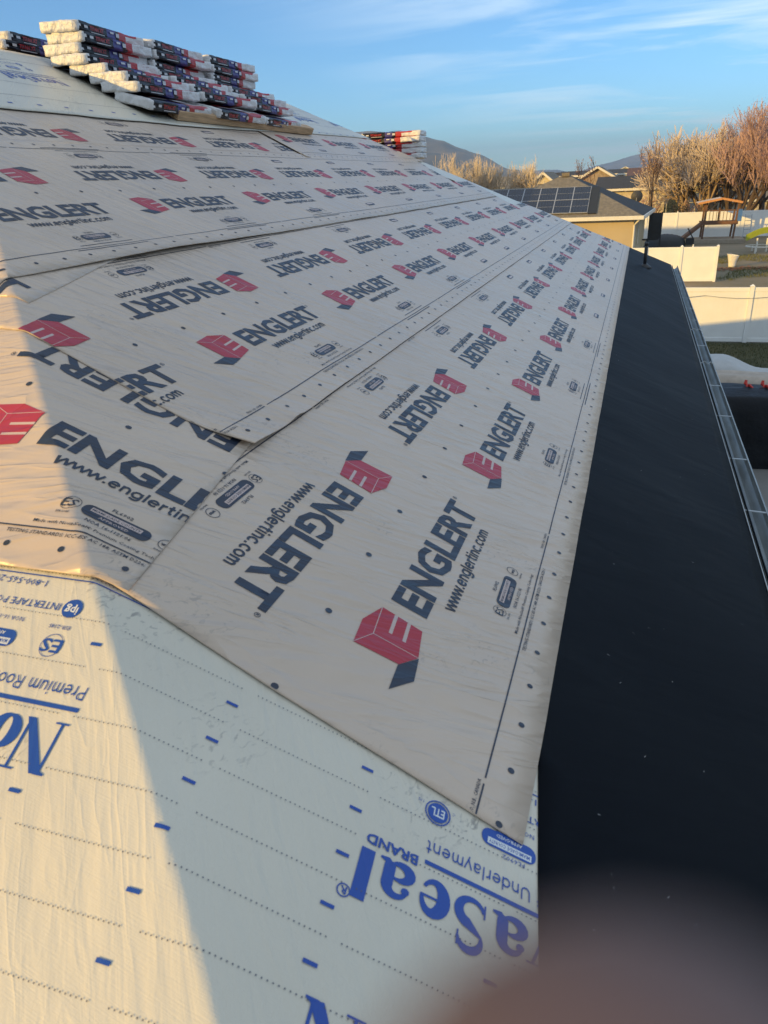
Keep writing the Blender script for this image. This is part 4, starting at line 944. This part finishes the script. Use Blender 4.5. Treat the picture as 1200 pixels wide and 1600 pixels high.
# yellow green slide at the right edge
XS = 62; sA = PX(1166, 374, XS); sB = PX(1212, 361, XS + 1)
YG = mat('yellow green plastic', (.38, .42, .03), .4, var=.05)
sld = empty('slide', (XS, sA[1], ZG), 'yellow green slide at the right picture edge of the yard', 'slide'); inv = Matrix.Translation((-XS, -sA[1], -ZG))
b = MB(); n_ = 10; pr = []
for k in range(n_ + 1):
    t = k / n_; c = Vector(sA) * (1 - t) + Vector(sB) * t; c.z += .18 * math.sin(math.pi * t)
    for dx_, dz_ in ((-.35, .28), (-.33, 0), (.33, 0), (.35, .28), (.40, .28), (.38, -.08), (-.38, -.08), (-.40, .28)): pr.append((c.x + dx_, c.y, c.z + dz_))
b.add(pr, [(i * 8 + k, i * 8 + (k + 1) % 8, (i + 1) * 8 + (k + 1) % 8, (i + 1) * 8 + k) for i in range(n_) for k in range(8)] + [tuple(range(8)), tuple(range(n_ * 8, n_ * 8 + 8))]); part(sld, b, 'chute', YG, inv, smooth=False)
for px_ in (1184, 1200): a = PX(px_, 372, XS); b = MB(); b.tube([(XS, a[1], ZG), (XS, a[1], a[2])], .06, 8); part(sld, b, 'leg', TRIM, inv)
# round low trampoline frame
tp = PZ(1190, 394); tr = empty('round_frame', (tp[0], tp[1], ZG), 'low round pale metal frame lying near the slide', 'frame')
b = MB(); b.tube([(1.1 * math.cos(k * .3927), 1.1 * math.sin(k * .3927), .42) for k in range(17)], .05, 6, 0, False); b.build('rim', TRIM, tr, True)
for a in (.5, 2.6, 4.2, 5.6): b = MB(); b.tube([(1.1 * math.cos(a), 1.1 * math.sin(a), 0), (1.1 * math.cos(a), 1.1 * math.sin(a), .75 if a > 4 else .42)], .05, 6); b.build('leg', TRIM, tr)
# white sack, bottle, ladder, dark covered mound
bp_ = PZ(1143, 417); b = MB(); rnd = random.Random(5); ns_, nr_ = 14, 9; vs = []
for i in range(nr_):
    t = i / (nr_ - 1)
    for k in range(ns_):
        a = 2 * math.pi * k / ns_; r = (.26 + .22 * t ** 1.5) * (1 + .14 * noise.noise(Vector((math.cos(a) * 2, math.sin(a) * 2, t * 3)))); vs.append((r * math.cos(a) * .75, r * math.sin(a), .85 * t + .08 * math.sin(a) * t))
b.add(vs, [(i * ns_ + k, i * ns_ + (k + 1) % ns_, (i + 1) * ns_ + (k + 1) % ns_, (i + 1) * ns_ + k) for i in range(nr_ - 1) for k in range(ns_)] + [tuple(range(ns_))])
o = b.build('sack', mat('white woven sack', (.72, .71, .68), .7), None, True); o.location = (bp_[0], bp_[1], ZG); o.scale = (.75, .75, .85); tag(o, 'open white sack standing among leaves in the yard', 'sack')
bt = PX(1083, 386, 46.6); b = MB(); b.tube([(0, 0, 0), (0, 0, .18), (0, 0, .26), (0, 0, .34)], [.09, .09, .03, .035], 10); o = b.build('bottle', TRIM, None, True); o.location = (46.6, bt[1], bt[2] - .2); tag(o, 'small white bottle on a board behind the middle fence', 'bottle')
b = MB(); b.box((0, 0, 0), (.4, 1.5, .04)); o = b.build('board', PLANK); o.location = (46.6, bt[1], bt[2] - .225); tag(o, 'pale board lying just behind the middle fence', 'board')
b = MB()
for dy_ in (-.6, .6): b.box((46.6, bt[1] + dy_, (bt[2] - .245 + ZG) / 2), (.08, .08, bt[2] - .245 - ZG))
o = b.build('trestle', WD); tag(o, 'trestle legs holding the board behind the middle fence', 'trestle')
lp_ = PX(1165, 375, 75); b = MB()
for s in (-1, 1): b.bar((75, lp_[1] + s * .28, ZG), (75.3, lp_[1] + s * .25, ZG + 1.9), .05, .07)
for k in range(5): b.bar((75.05 + .06 * k, lp_[1] - .27, ZG + .3 + .36 * k), (75.05 + .06 * k, lp_[1] + .27, ZG + .3 + .36 * k), .05, .05)
tag(b.build('step_ladder', ALU), 'pale ladder leaning on the far fence right of the playset', 'ladder')
mp_ = PZ(1038, 385); b = MB(); vs = []
for i in range(7):
    t = i / 6
    for k in range(20): a = 2 * math.pi * k / 20; vs.append((1.35 * math.cos(t * 1.5) * math.cos(a), 1.6 * math.cos(t * 1.5) * math.sin(a), .95 * math.sin(t * 1.5) ** .6 + .05 * noise.noise(Vector((a * 2, t * 4, 0)))))
b.add(vs, [(i * 20 + k, i * 20 + (k + 1) % 20, (i + 1) * 20 + (k + 1) % 20, (i + 1) * 20 + k) for i in range(6) for k in range(20)] + [tuple(range(120, 140))])
o = b.build('covered_pool', DK, None, True); o.location = (mp_[0], mp_[1], ZG); tag(o, 'dark covered round tub beside the stucco house', 'tub')
b = MB(); c_ = (mp_[0], mp_[1] - 1.9, ZG)
b.box((c_[0], c_[1], ZG + .35), (.6, .6, .5)); b.bar((c_[0], c_[1] - .2, ZG + .6), (c_[0], c_[1] + .25, ZG + 1.35), .5, .08); tag(b.build('lawn_chair', DK), 'dark folding chair next to the covered tub', 'chair')
# ============================================================ covered car and trailer on the driveway
def drape(name, x0, x1, y0, y1, prof, m_, parent, inv, zb=ZG, nx=26, ny=40, edge=.18, amp=.05, seed=0):
    """cloth dropped over a body: prof(ty) gives its height along y"""
    bm = bmesh.new(); g = []
    for i in range(nx + 1):
        row = []
        for j in range(ny + 1):
            tx, ty = i / nx, j / ny; sx = 1 - abs(2 * tx - 1) ** 5; sy = 1 - abs(2 * ty - 1) ** 14
            h = prof(ty) * (sx ** .45) * (max(sy, 0) ** .5); w = noise.noise(Vector((tx * 5, ty * 7, seed))) * amp + noise.noise(Vector((tx * 14, ty * 5, seed + 4))) * amp * .4
            x = x0 + (x1 - x0) * tx; y = y0 + (y1 - y0) * ty
            row.append(bm.verts.new((x + w * (1 - sx) * 2, y + w * .6, zb + max(0, h + w * (.5 if h > .3 else 0)))))
        g.append(row)
    for i in range(nx):
        for j in range(ny): bm.faces.new((g[i][j], g[i + 1][j], g[i + 1][j + 1], g[i][j + 1])).smooth = True
    me = bpy.data.meshes.new(name); bm.to_mesh(me); bm.free(); o = link(name, me, m_, parent)
    o.matrix_parent_inverse = inv; return o
CLO = mat('grey car cover cloth', (.42, .43, .43), .7, bump=.02, bscale=4, var=.05); CLT = mat('tan car cover cloth', (.42, .36, .30), .8, bump=.02, bscale=4)
TARP = mat('black tarpaulin', (.004, .006, .010), .5, bump=.05, bscale=2.2, spec=.2)
car = empty('covered_car', (19.6, -3.2, ZG), 'car under a pale grey cloth cover on the driveway', 'car'); inv = Matrix.Translation((-19.6, 3.2, -ZG))
def sm(a, b_, t): t = min(1, max(0, (t - a) / (b_ - a))); return t * t * (3 - 2 * t)
# y from +.9 (left, tail) to -4.6 (right, nose)
def cprof(ty):      # ty 0 at y=-4.9, 1 at y=.3
    y = -4.9 + 5.2 * ty; return 1.10 + .33 * sm(-3.35, -2.35, y) * (1 - .75 * sm(-.9, .1, y)) - .25 * (1 - sm(-4.9, -4.3, y))
drape('car_cover', 18.7, 20.6, -4.9, .3, cprof, CLO, car, inv, seed=2)
p1 = PX(1165, 585, 18.9); b = MB()
o = drape('patch', 18.62, 18.95, p1[1] + .05, p1[1] + 1.35, lambda t: 1.27, mat('bluish white sheen', (.62, .66, .74), .6), car, inv, nx=8, ny=12, amp=.02, seed=9)  # bluish white reflection on the cover, put in as a pale patch
trl = empty('covered_trailer', (16.6, -3, ZG), 'utility trailer under black tarpaulin with red straps, on the driveway', 'trailer'); inv = Matrix.Translation((-16.6, 3, -ZG))
drape('tarpaulin', 15.75, 17.6, -4.3, -.9, lambda t: 1.44 - .10 * abs(2 * t - 1) ** 2, TARP, trl, inv, amp=.06, seed=5)
drape('tan_cloth', 17.1, 18.3, -4.6, -1.0, lambda t: 1.50, CLT, trl, inv, amp=.05, seed=7)
REDS = mat('red strap', (.50, .03, .02), .6)
for px_, py_ in ((1165, 602), (1191, 604)):
    a = PX(px_, py_, 16.9); b = MB(); pts = [Vector((16.9 - .05 * k, a[1] + .05 * math.sin(k * 2.1) - .02 * k, ZG + 1.50 + .05 * math.cos(k * 1.7) - .01 * k)) for k in range(7)]
    for q1, q2 in zip(pts[:-1], pts[1:]): b.bar(q1, q2, .05, .03)
    b.bar(pts[0], pts[0] + Vector((-.35, -.02, -.25)), .03, .012); part(trl, b, 'strap', REDS, inv)
for y in (-4.0, -1.2):
    b = MB(); b.tube([(15.95, y - .1, ZG + .3), (15.95, y + .1, ZG + .3)], .30, 20); part(trl, b, 'wheel', DK, inv, smooth=False)
# ============================================================ mountains
def mountain(name, D, prof, depth, m_, seed, rough=.1):
    azs = [prof[0][0] + (prof[-1][0] - prof[0][0]) * k / 220 for k in range(221)]
    def e(a):
        for (a0, e0), (a1, e1) in zip(prof[:-1], prof[1:]):
            if a0 <= a <= a1: t = (a - a0) / (a1 - a0); t = t * t * (3 - 2 * t) * .5 + t * .5; return e0 + (e1 - e0) * t
        return prof[-1][1]
    bm = bmesh.new(); g = []; nr = 46
    for a in azs:
        row = []; H = D * math.tan(math.radians(e(a)))
        for k in range(nr + 1):
            t = k / nr; rr = D * (1 - depth) + D * depth * 1.7 * t; tt = t * 1.7
            h = H * (tt ** 1.3 if tt <= 1 else max(0, 1 - (tt - 1) / .7) ** 1.1); x = rr * math.cos(math.radians(a)); y = rr * math.sin(math.radians(a))
            nn = noise.fractal(Vector((x / D * 9, y / D * 9, seed)), 1.0, 2.1, 7); rid = 1 - abs(noise.noise(Vector((x / D * 13, y / D * 13, seed + 3)))) * 2
            h += H * rough * (nn * .9 + rid * .8 - .5) * min(1, tt * 2) * (1 if tt <= 1 else .6) * (.35 + .65 * min(1, abs(tt - 1) * 4))
            row.append(bm.verts.new((x, y, ZG + h - (4 if k in (0, nr) else 0))))
        g.append(row)
    for i in range(len(azs) - 1):
        for k in range(nr): bm.faces.new((g[i][k], g[i + 1][k], g[i + 1][k + 1], g[i][k + 1])).smooth = True
    me = bpy.data.meshes.new(name); bm.to_mesh(me); bm.free(); bmn = link(name, me, m_); return tag(bmn, None, None, None, 'structure')
MT1 = mat('dry mountain grass', (.30, .20, .11), .95, col2=(.055, .062, .06), scale=.0022, detail=10)
def snow_mat():
    m = mat('rock and snow', (.20, .17, .15), .9, col2=(.09, .085, .085), scale=.0012, detail=10); n = m.node_tree.nodes; l = m.node_tree.links; b = n['Principled BSDF']
    ge = n.new('ShaderNodeNewGeometry'); sx = n.new('ShaderNodeSeparateXYZ'); l.new(ge.outputs['Position'], sx.inputs[0]); nz = n.new('ShaderNodeTexNoise'); nz.inputs['Scale'].default_value = .006; nz.inputs['Detail'].default_value = 8; l.new(ge.outputs['Position'], nz.inputs['Vector'])
    a = n.new('ShaderNodeMath'); a.operation = 'MULTIPLY_ADD'; l.new(nz.outputs['Fac'], a.inputs[0]); a.inputs[1].default_value = 170; l.new(sx.outputs['Z'], a.inputs[2])
    mr = n.new('ShaderNodeMapRange'); mr.inputs['From Min'].default_value = 225; mr.inputs['From Max'].default_value = 275; l.new(a.outputs[0], mr.inputs['Value'])
    mxn = n.new('ShaderNodeMixRGB'); l.new(mr.outputs[0], mxn.inputs['Fac']); l.new(b.inputs['Base Color'].links[0].from_socket, mxn.inputs['Color1']); mxn.inputs['Color2'].default_value = (.75, .78, .82, 1); l.new(mxn.outputs[0], b.inputs['Base Color']); return m
mountain('mountain', 4600, [(4.5, .1), (6.8, .28), (8.88, .6), (11.2, 1.75), (12.3, 2.17), (13.63, 2.78), (15.17, 3.15), (17.0, 3.3), (18.7, 3.56), (19.9, 3.6), (23, 3.2), (28, 2.2), (36, 1.4), (46, .4)], .45, MT1, 2.3, .16)
mountain('mountain', 8200, [(-34, 1.2), (-26, 2.0), (-18, 2.6), (-13, 2.2), (-10, 2.4), (-7.3, 2.0), (-4.4, 2.05), (-2.4, 1.83), (-1.26, 1.55), (.11, 1.13), (2.74, .6), (4.6, .15), (5.7, .42), (6.6, .44), (8.2, .34), (11, .1)], .35, snow_mat(), 8.1, .14)
# air
HZ = bpy.data.materials.new('haze'); HZ.use_nodes = True; n = HZ.node_tree.nodes; n.remove(n['Principled BSDF']); vpn = n.new('ShaderNodeVolumePrincipled'); vpn.inputs['Density'].default_value = 1.4e-4; vpn.inputs['Color'].default_value = (.48, .70, 1, 1); vpn.inputs['Anisotropy'].default_value = .25
HZ.node_tree.links.new(vpn.outputs[0], n['Material Output'].inputs['Volume'])
b = MB(); b.box((0, 0, 200), (23000, 23000, 412)); hz = b.build('haze', HZ); tag(hz, 'thin bluish air over the valley', None, None, 'stuff')
# ============================================================ the hand that reached over the lens
SKIN = mat('skin', (.125, .082, .078), .5, var=.08, scale=60)
def hand():
    # local frame: x right, y up (image), z away from the viewer; metres
    def W_(x, y, z): return Vector(CAM) + right * x - down * y + fwd * z
    me = bpy.data.meshes.new('hand'); vs, es, rs = [], [], []
    def chain(pts, start=None):
        prev = start
        for (x, y, z, r) in pts:
            vs.append(W_(x, y, z)); rs.append(r); i = len(vs) - 1
            if prev is not None: es.append((prev, i))
            prev = i
        return prev
    wr = chain([(.075, -.165, .015, .026)]); chain([(.082, -.23, .0, .027), (.09, -.31, -.02, .031)], wr)
    pm = chain([(.066, -.125, .022, .030), (.060, -.100, .026, .026)], wr)
    k1 = chain([(.046, -.078, .026, .0125)], pm); chain([(.034, -.056, .026, .0098), (.0225, -.0385, .0235, .0095), (.0074, -.0222, .0195, .0098), (.0022, -.0137, .0185, .0097)], k1)
    k2 = chain([(.062, -.075, .036, .012)], pm); chain([(.060, -.048, .050, .0098), (.054, -.052, .070, .0088), (.050, -.066, .078, .0075)], k2)
    k3 = chain([(.074, -.082, .038, .0115)], pm); chain([(.076, -.058, .054, .0094), (.070, -.062, .074, .0084), (.066, -.076, .080, .0072)], k3)
    k4 = chain([(.084, -.094, .036, .0105)], pm); chain([(.090, -.076, .048, .0082), (.088, -.078, .064, .0074), (.084, -.090, .070, .0064)], k4)
    t1 = chain([(.050, -.128, .006, .0150)], wr); chain([(.034, -.112, -.008, .0125), (.020, -.094, -.016, .0108), (.010, -.078, -.018, .0090)], t1)
    me.from_pydata(vs, es, []); o = bpy.data.objects.new('hand', me); COL.objects.link(o); me.materials.append(SKIN)
    sk = o.modifiers.new('s', 'SKIN')
    for v, r in zip(me.skin_vertices[0].data, rs): v.radius = (r, r); v.use_root = False
    me.skin_vertices[0].data[0].use_root = True
    sb = o.modifiers.new('d', 'SUBSURF'); sb.levels = 2; sb.render_levels = 2; sk.use_smooth_shade = True
    m2 = bpy.data.meshes.new_from_object(o.evaluated_get(bpy.context.evaluated_depsgraph_get())); o.modifiers.clear(); o.data = m2
    for p in m2.polygons: p.use_smooth = True
    tag(o, 'hand with a blurred fingertip right before the lens, bottom right corner', 'hand')
    return o
hand()
